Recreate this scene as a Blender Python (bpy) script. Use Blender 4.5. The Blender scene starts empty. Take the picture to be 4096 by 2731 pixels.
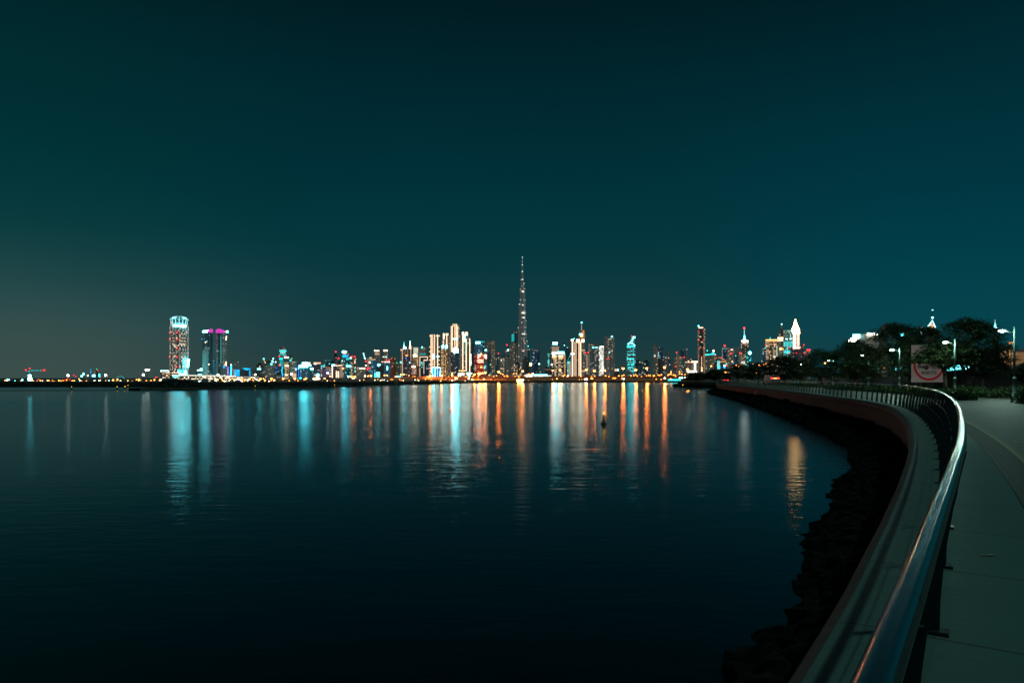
import bpy, bmesh, math, random
from mathutils import Vector, Matrix

random.seed(11)
SC = bpy.context.scene
COL = SC.collection
F = 2730.0          # focal length of the survey, in photo pixels
HX, HY = 2048.0, 1512.0
CAMZ = 1.5
WATER = -2.5
GROUND = -1.0

# ------------------------------------------------------------------ survey
ZM = {0: (0, 0, 1.0), 1: (0, 1200, .2976), 2: (580, 1220, .23384), 3: (1030, 1320, .23384), 4: (1520, 1250, .22109),
      5: (1980, 1000, .36342), 6: (2460, 1250, .2551), 7: (2760, 1220, .29762), 8: (3396, 1200, .29762),
      9: (1940, 1000, .35714), 10: (2440, 1480, .17007), 11: (1900, 1440, .17007)}

def pt(z, x, y):
    ox, oy, s = ZM[z]
    return ox + x * s, oy + y * s

def world(z, x, y, Y):
    a, b = pt(z, x, y)
    return Vector(((a - HX) / F * Y, Y, CAMZ - (b - HY) / F * Y))

def lin(r, g, b):
    def f(c):
        c /= 255.0
        return c / 12.92 if c <= .04045 else ((c + .055) / 1.055) ** 2.4
    return (f(r), f(g), f(b), 1.0)

# ------------------------------------------------------------------ mesh builder
class MB:
    def __init__(s):
        s.v = []; s.f = []; s.uv = None
    def add(s, vs, fs):
        n = len(s.v)
        s.v += [tuple(v) for v in vs]
        s.f += [tuple(i + n for i in f) for f in fs]
    def box(s, x0, x1, y0, y1, z0, z1):
        s.add([(x0, y0, z0), (x1, y0, z0), (x1, y1, z0), (x0, y1, z0), (x0, y0, z1), (x1, y0, z1), (x1, y1, z1), (x0, y1, z1)],
              [(0, 3, 2, 1), (4, 5, 6, 7), (0, 1, 5, 4), (1, 2, 6, 5), (2, 3, 7, 6), (3, 0, 4, 7)])
    def prism(s, poly, y0, y1):           # polygon in xz, extruded along y
        n = len(poly)
        vs = [(x, y0, z) for x, z in poly] + [(x, y1, z) for x, z in poly]
        fs = [tuple(range(n)), tuple(range(2 * n - 1, n - 1, -1))]
        fs += [(i, i + n, (i + 1) % n + n, (i + 1) % n) for i in range(n)]
        s.add(vs, fs)
    def column(s, poly, z0, z1, top=1.0, twist=0.0, seg=1):   # polygon in xy, extruded along z
        n = len(poly); vs = []
        for k in range(seg + 1):
            t = k / seg; sc = 1 + (top - 1) * t; a = twist * t
            ca, sa = math.cos(a) * sc, math.sin(a) * sc
            vs += [(x * ca - y * sa, x * sa + y * ca, z0 + (z1 - z0) * t) for x, y in poly]
        fs = [tuple(range(n - 1, -1, -1)), tuple(range(seg * n, seg * n + n))]
        for k in range(seg):
            fs += [(k * n + i, k * n + (i + 1) % n, (k + 1) * n + (i + 1) % n, (k + 1) * n + i) for i in range(n)]
        s.add(vs, fs)
    def lathe(s, prof, n=12, c=(0, 0, 0)):
        vs = []
        for r, z in prof:
            vs += [(c[0] + r * math.cos(2 * math.pi * i / n), c[1] + r * math.sin(2 * math.pi * i / n), c[2] + z) for i in range(n)]
        fs = [tuple(range(n - 1, -1, -1)), tuple(range((len(prof) - 1) * n, len(prof) * n))]
        for k in range(len(prof) - 1):
            fs += [(k * n + i, k * n + (i + 1) % n, (k + 1) * n + (i + 1) % n, (k + 1) * n + i) for i in range(n)]
        s.add(vs, fs)
    def ball(s, c, r, n=8, m=5, sz=1.0, sx=1.0, sy=1.0):
        prof = []
        for k in range(m + 1):
            a = -math.pi / 2 + math.pi * k / m
            prof.append((max(r * math.cos(a), r * .02), r * sz * math.sin(a)))
        i0 = len(s.v)
        s.lathe(prof, n, c)
        for i in range(i0, len(s.v)):
            x, y, z = s.v[i]
            s.v[i] = (c[0] + (x - c[0]) * sx, c[1] + (y - c[1]) * sy, z)
    def tube(s, pts, r, n=8, radii=None, caps=True):
        pts = [Vector(p) for p in pts]; vs = []
        for i, p in enumerate(pts):
            t = (pts[min(i + 1, len(pts) - 1)] - pts[max(i - 1, 0)]).normalized()
            up = Vector((0, 0, 1)) if abs(t.z) < .95 else Vector((0, 1, 0))
            a = t.cross(up).normalized(); b = a.cross(t)
            rr = radii[i] if radii else r
            vs += [p + a * rr * math.cos(2 * math.pi * k / n) + b * rr * math.sin(2 * math.pi * k / n) for k in range(n)]
        fs = [tuple(range(n)), tuple(range(len(vs) - 1, len(vs) - n - 1, -1))] if caps else []
        for i in range(len(pts) - 1):
            fs += [(i * n + k, (i + 1) * n + k, (i + 1) * n + (k + 1) % n, i * n + (k + 1) % n) for k in range(n)]
        s.add(vs, fs)
    def build(s, name, mat, parent=None, smooth=False, loc=None):
        me = bpy.data.meshes.new(name)
        me.from_pydata(s.v, [], s.f)
        if s.uv:
            l = me.uv_layers.new(name='UVMap')
            for lp in me.loops:
                l.data[lp.index].uv = s.uv[lp.vertex_index]
        me.materials.append(mat)
        if smooth:
            me.polygons.foreach_set('use_smooth', [True] * len(me.polygons))
        me.update()
        o = bpy.data.objects.new(name, me)
        COL.objects.link(o)
        if parent: o.parent = parent
        if loc is not None: o.location = loc
        return o

def tag(o, label=None, cat=None, group=None, kind=None):
    if label: o['label'] = label
    if cat: o['category'] = cat
    if group: o['group'] = group
    if kind: o['kind'] = kind
    return o

def thing(name, label, cat, loc, group=None, rz=0):
    o = bpy.data.objects.new(name, None)
    COL.objects.link(o)
    o.location = loc; o.rotation_euler = (0, 0, rz)
    o.empty_display_size = .5
    return tag(o, label, cat, group)

def copy_tree(o, parent=None):
    c = o.copy(); COL.objects.link(c)
    if parent is not None: c.parent = parent
    for ch in list(o.children): copy_tree(ch, c)
    return c

# ------------------------------------------------------------------ materials
def newmat(name):
    m = bpy.data.materials.new(name); m.use_nodes = True
    nt = m.node_tree
    b = nt.nodes['Principled BSDF']
    return m, nt, b

def N(nt, typ, **kw):
    n = nt.nodes.new(typ)
    for k, v in kw.items(): setattr(n, k, v)
    return n

def MATH(nt, op, a, b=None, c=None, clamp=False):
    n = nt.nodes.new('ShaderNodeMath'); n.operation = op; n.use_clamp = clamp
    for i, v in enumerate((a, b, c)):
        if v is None: continue
        if isinstance(v, (int, float)): n.inputs[i].default_value = v
        else: nt.links.new(v, n.inputs[i])
    return n.outputs[0]

def MIXC(nt, f, a, b, typ='MIX'):
    n = nt.nodes.new('ShaderNodeMix'); n.data_type = 'RGBA'; n.blend_type = typ
    for sck, v in ((n.inputs['Factor'], f), (n.inputs[6], a), (n.inputs[7], b)):
        if isinstance(v, (int, float)): sck.default_value = v
        elif isinstance(v, (tuple, list)): sck.default_value = tuple(v) if len(v) == 4 else tuple(v) + (1,)
        else: nt.links.new(v, sck)
    return n.outputs[2]

ECOL = {'W': (.13, .90, 1.0), 'w': (1, .66, .42), 'O': (1, .27, .04), 'G': (1, .50, .16), 'C': (.0, .45, 1.0), 'M': (1, .02, .75),
        'R': (1, .015, .02), 'T': (.03, .85, .85), 'B': (0, .16, .9), 'N': (.95, .95, .8), 'P': (.75, .4, 1.0), 'g': (.1, 1, .35),
        'L': (.62, 1.0, .82), 'Y': (1, .42, .02)}
_em = {}
def emis(c, s):
    k = (c, s)
    if k in _em: return _em[k]
    m, nt, b = newmat('glow_%s_%g' % (c, s))
    col = ECOL[c] if not (c == 'W' and s < 7) else (.36, .97, 1.0)
    b.inputs['Base Color'].default_value = (.3, .3, .3, 1)
    # light is a touch uneven along a fitting
    tc = N(nt, 'ShaderNodeTexCoord'); no = N(nt, 'ShaderNodeTexNoise'); no.inputs['Scale'].default_value = .35
    nt.links.new(tc.outputs['Object'], no.inputs['Vector'])
    st = MATH(nt, 'MULTIPLY_ADD', no.outputs['Fac'], s * .9, s * .55)
    b.inputs['Emission Color'].default_value = col + (1,)
    nt.links.new(st, b.inputs['Emission Strength'])
    _em[k] = m
    return m

_fc = {}
# key: base, lit colour 1, lit colour 2, density, strength, painted-in city light spill on the walls, cell width px, cell height px
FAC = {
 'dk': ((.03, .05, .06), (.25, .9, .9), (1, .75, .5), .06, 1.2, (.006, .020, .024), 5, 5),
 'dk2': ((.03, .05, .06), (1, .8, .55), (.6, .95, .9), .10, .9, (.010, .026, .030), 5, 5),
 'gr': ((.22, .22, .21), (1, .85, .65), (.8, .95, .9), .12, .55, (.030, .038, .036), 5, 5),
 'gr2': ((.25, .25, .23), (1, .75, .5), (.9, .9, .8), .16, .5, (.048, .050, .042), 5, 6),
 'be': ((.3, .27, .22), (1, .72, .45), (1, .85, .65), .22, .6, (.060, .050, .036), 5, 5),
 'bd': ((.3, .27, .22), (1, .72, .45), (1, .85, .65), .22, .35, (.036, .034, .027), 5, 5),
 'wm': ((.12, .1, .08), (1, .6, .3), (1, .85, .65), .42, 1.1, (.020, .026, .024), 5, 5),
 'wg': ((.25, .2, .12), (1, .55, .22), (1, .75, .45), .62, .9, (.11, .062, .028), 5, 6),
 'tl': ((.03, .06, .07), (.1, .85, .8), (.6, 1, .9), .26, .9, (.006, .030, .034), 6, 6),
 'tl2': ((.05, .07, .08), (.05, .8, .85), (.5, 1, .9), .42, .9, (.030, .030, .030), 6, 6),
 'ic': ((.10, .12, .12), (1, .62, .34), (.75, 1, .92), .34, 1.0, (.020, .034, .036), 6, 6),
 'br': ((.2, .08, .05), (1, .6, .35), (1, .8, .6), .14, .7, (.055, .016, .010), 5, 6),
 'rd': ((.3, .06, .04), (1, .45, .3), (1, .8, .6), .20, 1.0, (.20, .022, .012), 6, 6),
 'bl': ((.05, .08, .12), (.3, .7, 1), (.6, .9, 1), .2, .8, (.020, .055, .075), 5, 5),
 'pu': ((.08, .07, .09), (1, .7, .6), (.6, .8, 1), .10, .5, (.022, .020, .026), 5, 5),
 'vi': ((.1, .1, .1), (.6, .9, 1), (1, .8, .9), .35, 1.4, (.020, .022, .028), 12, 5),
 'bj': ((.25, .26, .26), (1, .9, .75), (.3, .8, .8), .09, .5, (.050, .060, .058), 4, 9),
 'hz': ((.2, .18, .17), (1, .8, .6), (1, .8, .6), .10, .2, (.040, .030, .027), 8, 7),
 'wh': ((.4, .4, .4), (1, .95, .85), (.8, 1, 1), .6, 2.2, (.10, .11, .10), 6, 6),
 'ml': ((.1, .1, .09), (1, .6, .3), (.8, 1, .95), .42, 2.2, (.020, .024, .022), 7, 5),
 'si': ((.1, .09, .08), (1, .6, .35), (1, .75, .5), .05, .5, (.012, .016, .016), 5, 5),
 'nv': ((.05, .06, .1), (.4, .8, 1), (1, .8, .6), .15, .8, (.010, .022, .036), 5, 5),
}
def facade(key, Y):
    Yq = round(Y / 150) * 150
    k = (key, Yq)
    if k in _fc: return _fc[k]
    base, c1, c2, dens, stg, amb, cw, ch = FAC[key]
    cw *= Yq / F; ch *= Yq / F
    m, nt, b = newmat('facade_%s_%d' % k)
    L = nt.links.new
    tc = N(nt, 'ShaderNodeTexCoord')
    so = N(nt, 'ShaderNodeSeparateXYZ'); L(tc.outputs['Object'], so.inputs[0])
    sn = N(nt, 'ShaderNodeSeparateXYZ'); L(tc.outputs['Normal'], sn.inputs[0])
    ax = MATH(nt, 'GREATER_THAN', MATH(nt, 'ABSOLUTE', sn.outputs[0]), .75)
    az = MATH(nt, 'LESS_THAN', MATH(nt, 'ABSOLUTE', sn.outputs[2]), .7)
    u = MATH(nt, 'ADD', MATH(nt, 'MULTIPLY', so.outputs[0], MATH(nt, 'SUBTRACT', 1.0, ax)), MATH(nt, 'MULTIPLY', so.outputs[1], ax))
    uu = MATH(nt, 'DIVIDE', u, cw); zz = MATH(nt, 'DIVIDE', so.outputs[2], ch)
    oi = N(nt, 'ShaderNodeObjectInfo')
    seed = MATH(nt, 'MULTIPLY', oi.outputs['Random'], 97.0)
    iu = MATH(nt, 'FLOOR', uu); iz = MATH(nt, 'FLOOR', zz)
    cb = N(nt, 'ShaderNodeCombineXYZ'); L(iu, cb.inputs[0]); L(iz, cb.inputs[1]); L(seed, cb.inputs[2])
    wn = N(nt, 'ShaderNodeTexWhiteNoise', noise_dimensions='3D'); L(cb.outputs[0], wn.inputs['Vector'])
    cb2 = N(nt, 'ShaderNodeCombineXYZ'); L(iu, cb2.inputs[0]); L(seed, cb2.inputs[2])
    wc = N(nt, 'ShaderNodeTexWhiteNoise', noise_dimensions='3D'); L(cb2.outputs[0], wc.inputs['Vector'])
    cb3 = N(nt, 'ShaderNodeCombineXYZ'); L(iz, cb3.inputs[1]); L(seed, cb3.inputs[2])
    wr = N(nt, 'ShaderNodeTexWhiteNoise', noise_dimensions='3D'); L(cb3.outputs[0], wr.inputs['Vector'])
    d = MATH(nt, 'MULTIPLY', MATH(nt, 'MULTIPLY_ADD', wc.outputs['Value'], 1.5, .25), dens)
    d = MATH(nt, 'MULTIPLY', d, MATH(nt, 'MULTIPLY_ADD', wr.outputs['Value'], 1.2, .4))
    lit = MATH(nt, 'LESS_THAN', wn.outputs['Value'], d)
    fu = MATH(nt, 'FRACT', uu); fz = MATH(nt, 'FRACT', zz)
    mk = MATH(nt, 'MULTIPLY', MATH(nt, 'LESS_THAN', MATH(nt, 'ABSOLUTE', MATH(nt, 'SUBTRACT', fu, .5)), .36),
              MATH(nt, 'LESS_THAN', MATH(nt, 'ABSOLUTE', MATH(nt, 'SUBTRACT', fz, .5)), .30))
    sc = N(nt, 'ShaderNodeSeparateColor'); L(wn.outputs['Color'], sc.inputs[0])
    colr = MIXC(nt, sc.outputs[0], c1, c2)
    br = MATH(nt, 'MULTIPLY_ADD', MATH(nt, 'POWER', sc.outputs[1], 2.0), stg * 1.5, stg * .3)
    w = MATH(nt, 'MULTIPLY', MATH(nt, 'MULTIPLY', lit, mk), MATH(nt, 'MULTIPLY', br, az))
    # dim wall glow painted in for city light spill, varied bay by bay
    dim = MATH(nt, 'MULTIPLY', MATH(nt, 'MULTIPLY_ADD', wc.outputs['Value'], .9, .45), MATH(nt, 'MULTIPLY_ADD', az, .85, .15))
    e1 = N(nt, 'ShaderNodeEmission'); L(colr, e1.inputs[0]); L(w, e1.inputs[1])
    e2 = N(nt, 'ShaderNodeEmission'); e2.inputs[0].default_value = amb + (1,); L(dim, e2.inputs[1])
    a1 = N(nt, 'ShaderNodeAddShader'); a2 = N(nt, 'ShaderNodeAddShader')
    b.inputs['Base Color'].default_value = base + (1,)
    b.inputs['Roughness'].default_value = .45
    L(e1.outputs[0], a1.inputs[0]); L(e2.outputs[0], a1.inputs[1])
    L(a1.outputs[0], a2.inputs[0]); L(b.outputs[0], a2.inputs[1])
    L(a2.outputs[0], nt.nodes['Material Output'].inputs[0])
    try: m.cycles.emission_sampling = 'NONE'
    except Exception: pass
    _fc[k] = m
    return m

def plain(name, col, rough=.7, metal=0.0, var=.25, scale=3.0, coord='Object'):
    m, nt, b = newmat(name)
    tc = N(nt, 'ShaderNodeTexCoord'); no = N(nt, 'ShaderNodeTexNoise'); no.inputs['Scale'].default_value = scale
    no.inputs['Detail'].default_value = 5
    nt.links.new(tc.outputs[coord], no.inputs['Vector'])
    a = tuple(c * (1 - var) for c in col) + (1,); c2 = tuple(min(1, c * (1 + var)) for c in col) + (1,)
    nt.links.new(MIXC(nt, no.outputs['Fac'], a, c2), b.inputs['Base Color'])
    b.inputs['Roughness'].default_value = rough; b.inputs['Metallic'].default_value = metal
    return m

M = {}
def dull(m, v):
    m.node_tree.nodes['Principled BSDF'].inputs['Specular IOR Level'].default_value = v
    return m
M['steel_dark'] = plain('dark_steel', (.03, .035, .035), .5, .6)
M['frame'] = plain('tower_frame', (.05, .06, .06), .6)
M['soil'] = plain('soil', (.035, .03, .022), .95, 0, .4, .8)
M['bank'] = plain('bank_earth', (.05, .038, .028), .95, 0, .5, .05)
M['citygr'] = plain('city_ground', (.06, .05, .045), .9, 0, .4, .02)
M['mangrove'] = plain('mangrove_leaf', (.006, .009, .006), .8, 0, .5, .5)
M['bark'] = plain('bark', (.05, .035, .025), .9, 0, .4, 6)
M['rock'] = plain('rock', (.005, .005, .0045), 1.0, 0, .5, 4)
M['rock'].node_tree.nodes['Principled BSDF'].inputs['Specular IOR Level'].default_value = .08
M['white_board'] = plain('white_board', (.6, .55, .5), .6)
M['buoy'] = plain('buoy_paint', (.10, .085, .01), .5)
M['buoy_dark'] = plain('buoy_float', (.012, .012, .012), .6)
M['hull'] = plain('boat_hull', (.25, .18, .10), .5)
M['asphalt'] = plain('asphalt', (.045, .045, .045), .85, 0, .3, .5)
M['parapet'] = plain('causeway_concrete', (.34, .26, .2), .8, 0, .25, .06)
M['pole'] = plain('lamp_pole_paint', (.07, .12, .11), .45, .2, .12, 2)
M['hoard'] = plain('hoarding', (.008, .009, .011), .75, 0, .3, .3)
dull(M['hoard'], .1)
M['car'] = plain('car_paint', (.02, .02, .022), .3, .3)
M['glass'] = plain('dark_glass', (.01, .012, .014), .1)
M['tyre'] = plain('tyre', (.015, .015, .015), .9)
# ------------------------------------------------------------------ the skyline
ONE = {'window_group': 'window', 'window_column': 'window', 'window_row': 'window', 'window_ladder': 'window', 'light_column': 'light_panel', 'lamp_grid': 'lamp', 'lamps': 'lamp', 'roof_lamps': 'roof_lamp', 'facade_lights': 'facade_light', 'lamp_column': 'lamp'}

def tower(z, x0, x1, yt, Y, fac, name, label, parts=(), poly=None, cat='skyscraper', group=None, depth=None, plant=True, rz=0, ybase=None):
    """one building: an Empty at its base with wall, lights, signs and masts as parts; sizes surveyed from the photo at distance Y"""
    xa, _ = pt(z, x0, 0); xb, _ = pt(z, x1, 0)
    k = Y / F
    cx = ((xa + xb) / 2 - HX) * k
    zb = GROUND if ybase is None else world(z, x0, ybase, Y).z
    az = math.atan2(cx, Y); fc = math.cos(az)          # fronts are square to the water
    root = thing(name, label, cat, (cx, Y, zb), group, rz - az)
    def lx(x): return ((pt(z, x, 0)[0] - HX) * k - cx) * fc
    def lz(y): return CAMZ - (pt(z, 0, y)[1] - HY) * k - zb
    w = (xb - xa) * k * fc
    d = depth or max(10, min(45, w * .8))
    m = MB()
    if poly == 'none':
        pass
    elif poly == 'round':
        m.column([(w / 2 * math.cos(i * math.pi / 12), d / 2 + d / 2 * math.sin(i * math.pi / 12)) for i in range(24)], 0, lz(yt))
    elif poly:
        m.prism([(lx(x), max(0, lz(y)) if y is not None else 0) for x, y in poly], 0, d)
    else:
        m.box(-w / 2, w / 2, 0, d, 0, lz(yt))
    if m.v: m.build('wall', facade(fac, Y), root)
    if plant and not poly and not rz:
        h = 5 * k
        r = MB(); o = (random.random() - .5) * w * .3
        r.box(o - w * .22, o + w * .22, d * .3, d * .75, lz(yt) - 1, lz(yt) + h)
        r.build('plant_room', M['frame'], root)
    pr = 0
    for p in parts:
        c = p[0]
        if c == 's':
            _, a, b_, y0, y1, col, st = p[:7]
            nm = p[7] if len(p) > 7 else 'light_strip'
            if nm in ('light_strip', 'cornice_light', 'balcony_light') and col in 'wWNG': st = min(st * .3, 2.3)
            elif st >= 13: st = st * 1.8
            elif st >= 5: st = st * 1.6
            pr = (pr + 1) % 9
            xm, hw = (lx(a) + lx(b_)) / 2, abs(lx(b_) - lx(a)) / 2
            if nm == 'light_strip' and y1 - y0 > 3 * (b_ - a): hw *= .72
            q = MB(); q.box(xm - hw, xm + hw, -.9 - .13 * pr, .6, lz(y1), lz(y0))
            q.build(nm, emis(col, st), root)
        elif c == 'b':
            _, a, b_, y0, y1, fk = p[:6]
            nm = p[6] if len(p) > 6 else 'wing'
            pr = (pr + 1) % 9
            q = MB(); q.box(lx(a), lx(b_), -.35 - .21 * pr, d * .8 - .3 * pr, 0 if y1 is None else lz(y1), lz(y0))
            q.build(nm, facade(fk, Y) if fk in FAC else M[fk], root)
        elif c == 'p':
            _, pl, mk, nm = p[:4]
            pr = (pr + 1) % 9
            q = MB(); q.prism([(lx(x), 0 if y is None else lz(y)) for x, y in pl], -.3 - .17 * pr, d * .7 - .3 * pr)
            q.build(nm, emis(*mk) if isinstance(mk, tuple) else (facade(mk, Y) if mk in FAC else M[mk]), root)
        elif c == 'd':
            _, x, y, r, col, st = p[:6]
            nm = p[6] if len(p) > 6 else 'beacon'
            if col == 'R': r *= .68
            q = MB(); q.ball((lx(x), -1.2, lz(y)), r * ZM[z][2] * k, 8, 5)
            q.build(nm, emis(col, st), root)
        elif c == 'm':
            _, x, y0, y1, r = p[:5]
            q = MB(); rr = r * ZM[z][2] * k
            q.lathe([(rr, lz(y1) - 1), (rr * .8, lz(y1) + (lz(y0) - lz(y1)) * .5), (rr * .35, lz(y0))], 6, (lx(x), d * .4, 0))
            q.build('mast', emis(p[5], p[6]) if len(p) > 5 else M['frame'], root)
        elif c == 'y':      # pyramid
            _, x, hw, y0, y1, col, st, nm = p
            h = hw * ZM[z][2] * k
            q = MB()
            q.add([(lx(x) - h, d * .5 - h, lz(y1)), (lx(x) + h, d * .5 - h, lz(y1)), (lx(x) + h, d * .5 + h, lz(y1)), (lx(x) - h, d * .5 + h, lz(y1)), (lx(x), d * .5, lz(y0))],
                  [(0, 1, 4), (1, 2, 4), (2, 3, 4), (3, 0, 4), (3, 2, 1, 0)])
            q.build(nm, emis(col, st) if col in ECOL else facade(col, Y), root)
        elif c == 'r':      # lit blocks on a grid, each a part of its own: x0,x1,y0,y1,cols,rows,colour,strength
            _, a, b_, y0, y1, nc, nr, col, st, nm = p
            gx = (b_ - a) / nc; gy = (y1 - y0) / nr; first = None
            nm = ONE.get(nm, nm)
            for i in range(nc):
                for j in range(nr):
                    X0, Z0 = lx(a + gx * (i + .5)), lz(y0 + gy * (j + .5))
                    if first is None:
                        hw = gx * .32 * ZM[z][2] * k; hh = gy * .30 * ZM[z][2] * k
                        q = MB(); q.box(-hw, hw, -.8, .5, -hh, hh)
                        first = q.build(nm, emis(col, st), root, False, (X0, 0, Z0))
                    else:
                        o = first.copy(); COL.objects.link(o); o.parent = root; o.location = (X0, 0, Z0)
        elif c == 'l':      # lit line through points
            _, pl, r, col, st, nm = p
            q = MB(); q.tube([(lx(x), -1.0, lz(y)) for x, y in pl], r * ZM[z][2] * k, 5)
            q.build(nm, emis(col, st), root)
    return root

# ---- far left horizon
tower(1, 985, 1030, 1030, 2600, 'bl', 'office_block', 'small grey block with red roof beacons among the far left lights',
      [('d', 990, 1010, 7, 'R', 6), ('d', 1018, 1025, 6, 'R', 6), ('d', 1000, 1075, 7, 'R', 6)], cat='building')
tower(1, 1085, 1150, 1018, 2500, 'dk2', 'office_block', 'low far left tower with a bright white crown light',
      [('s', 1112, 1132, 980, 1006, 'W', 7, 'crown_light'), ('s', 1085, 1110, 1012, 1030, 'W', 6, 'roof_sign'), ('s', 1172, 1190, 1008, 1016, 'N', 3, 'wall_light'),], cat='building')
tower(1, 1205, 1270, 990, 2700, 'dk2', 'spired_tower', 'slim far left tower with a pointed spire and blue tip',
      [('m', 1220, 922, 990, 5, 'C', 1.2), ('s', 1240, 1278, 1003, 1030, 'W', 7, 'wall_light'), ('d', 1268, 978, 5, 'R', 5)])
tower(1, 1292, 1332, 930, 2800, 'dk', 'dark_tower', 'thin dark far left tower with green and pink lights at its top',
      [('s', 1296, 1310, 925, 933, 'g', 2, 'crown_light'), ('s', 1310, 1326, 940, 962, 'R', .9, 'wall_light'), ('s', 1328, 1342, 992, 1028, 'T', 6, 'light_strip')])
a = tower(1, 1556, 1676, 1020, 1500, 'dk', 'arch_bridge', 'small teal lit arch on the far left horizon',
      [('l', [(1558 + 60 * (1 - math.cos(math.pi * i / 14)), 1085 - 63 * math.sin(math.pi * i / 14)) for i in range(15)], 3.2, 'T', .45, 'arch')], poly='none', cat='arch')
tower(1, 0, 440, 1078, 900, 'ml', 'terminal_building', 'long low building with cyan white lights at the left edge',
      [('r', 0, 440, 1078, 1096, 34, 1, 'W', 3, 'wall_light'), ('d', 110, 1080, 20, 'W', 14, 'floodlight')], cat='building', depth=30)
tower(1, 455, 860, 1086, 950, 'ml', 'low_building', 'long low orange lit building right of the cyan lights at far left',
      [('r', 455, 860, 1086, 1098, 16, 1, 'O', 5, 'wall_light')], cat='building', depth=30)

# ---- the flared hotel tower and the twin towers on the left
Y = 1500
red = [('d', x, y, 11, 'R', 7) for x, y in ((425, 474), (545, 472), (425, 585), (549, 585), (543, 735), (420, 888), (547, 887), (540, 1055), (452, 300))]
ht = tower(2, 420, 750, 345, Y, 'ic', 'hotel_tower', 'broad round left tower with flared white crown, red beacons and a lit side sign',
      red + [('s', 484, 580, 336, 368, 'W', 13, 'roof_sign'), ('s', 598, 702, 336, 372, 'W', 13, 'roof_sign'),
         ('p', [(722, 1060), (748, 1060), (764, 920), (738, 920)], ('W', 20), 'side_sign'),
         ('s', 560, 615, 1105, 1150, 'T', 4, 'entrance_light'), ('s', 590, 620, 1130, 1165, 'T', 7, 'entrance_light'), ('s', 665, 716, 1120, 1168, 'W', 9, 'entrance_light'),
         ('s', 620, 665, 1090, 1160, 'T', 1.0, 'entrance_light'), ('s', 585, 640, 1172, 1196, 'W', 9, 'entrance_light'), ('s', 640, 720, 1180, 1192, 'W', 5, 'entrance_light')], plant=False, depth=60, poly='round')
def hotel_crown():
    k = Y / F * ZM[2][2]; fc = math.cos(ht.rotation_euler.z); hz_ = lambda y: (1500 / F) * (HY - pt(2, 0, y)[1]) + CAMZ - GROUND
    lv = [(345, 142), (262, 140), (244, 152), (230, 157), (205, 122), (183, 66), (178, 30)]
    q = MB(); n = 24; vs = []
    for y, hw in lv: vs += [(hw * k * fc * math.cos(i * 6.28319 / n), 30 + hw / 160 * 28 * math.sin(i * 6.28319 / n), hz_(y)) for i in range(n)]
    fs = [tuple(range((len(lv) - 1) * n, len(lv) * n))]
    for a in range(len(lv) - 1): fs += [(a * n + i, a * n + (i + 1) % n, (a + 1) * n + (i + 1) % n, (a + 1) * n + i) for i in range(n)]
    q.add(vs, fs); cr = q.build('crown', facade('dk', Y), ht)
    for i in range(7):
        a = math.pi + math.pi * (i + .5) / 7
        q = MB(); q.tube([(hw * 1.015 * k * fc * math.cos(a), 30 + (hw * 1.015 / 160 * 28 + .4) * math.sin(a), hz_(y)) for y, hw in lv[:6]], .95, 5); q.build('crown_rib', emis('W', 1.0), cr)
    for y, hw in ((306, 142), (232, 157)):
        q = MB(); q.tube([((hw + 2) * k * fc * math.cos(math.pi + math.pi * i / 16), 30 + (hw + 3) / 160 * 28 * math.sin(math.pi + math.pi * i / 16), hz_(y)) for i in range(17)], .6, 5); q.build('crown_band', emis('W', .6), cr)
    for x0, x1 in ((470, 545), (655, 690)):
        a = (x0 + x1) / 2 - 585
        q = MB(); q.box((a - 32) * k * fc, (a + 32) * k * fc, 9, 12, hz_(222), hz_(206)); q.build('crown_light', emis('W', 7), cr)
    for i in range(9):
        a = math.pi + math.pi * (i + .5) / 9; c_, s_ = math.cos(a), math.sin(a)
        q = MB(); q.tube([(165 * k * fc * c_, 30 + 30.6 * s_, hz_(370)), (165 * k * fc * c_, 30 + 30.6 * s_, hz_(1110))], .6, 4); q.build('facade_fin', emis('N', .16), ht)
hotel_crown()
tower(2, 265, 580, 1130, 1420, 'ml', 'podium_block', 'low office block with a white roof line at the foot of the broad left tower',
      [('s', 265, 400, 1115, 1130, 'W', 4.5, 'roof_light'), ('r', 300, 570, 1155, 1168, 18, 1, 'N', .7, 'window_row'), ('r', 290, 560, 1185, 1197, 18, 1, 'G', .6, 'window_row')], cat='building', plant=False)
tower(2, 980, 1160, 470, 1560, 'dk', 'twin_tower', 'dark left twin tower with white and magenta crown',
      [('p', [(983, 470), (983, 448), (1010, 436), (1062, 432), (1070, 452), (1062, 468)], ('W', 24), 'crown_light'), ('p', [(1060, 432), (1060, 426), (1138, 430), (1138, 442)], ('W', 6), 'crown_light'),
       ('p', [(1080, 470), (1085, 420), (1118, 405), (1160, 410), (1160, 468)], ('M', .7), 'crown'),
       ('l', [(1000, 490), (1040, 700), (1075, 900), (1100, 1190)], 2.5, 'N', .12, 'facade_line'), ('d', 1034, 637, 9, 'w', 5, 'wall_light'), ('d', 1092, 1012, 9, 'w', 5, 'wall_light'),
       ('s', 1015, 1110, 722, 734, 'N', .13, 'window_band'), ('s', 1015, 1110, 742, 752, 'N', .11, 'window_band'), ('s', 985, 1100, 1005, 1016, 'N', .13, 'window_band'), ('d', 978, 583, 9, 'C', 1.5),
       ('b', 985, 1085, 760, 1190, 'gr', 'facade_panel')], plant=False)
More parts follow.
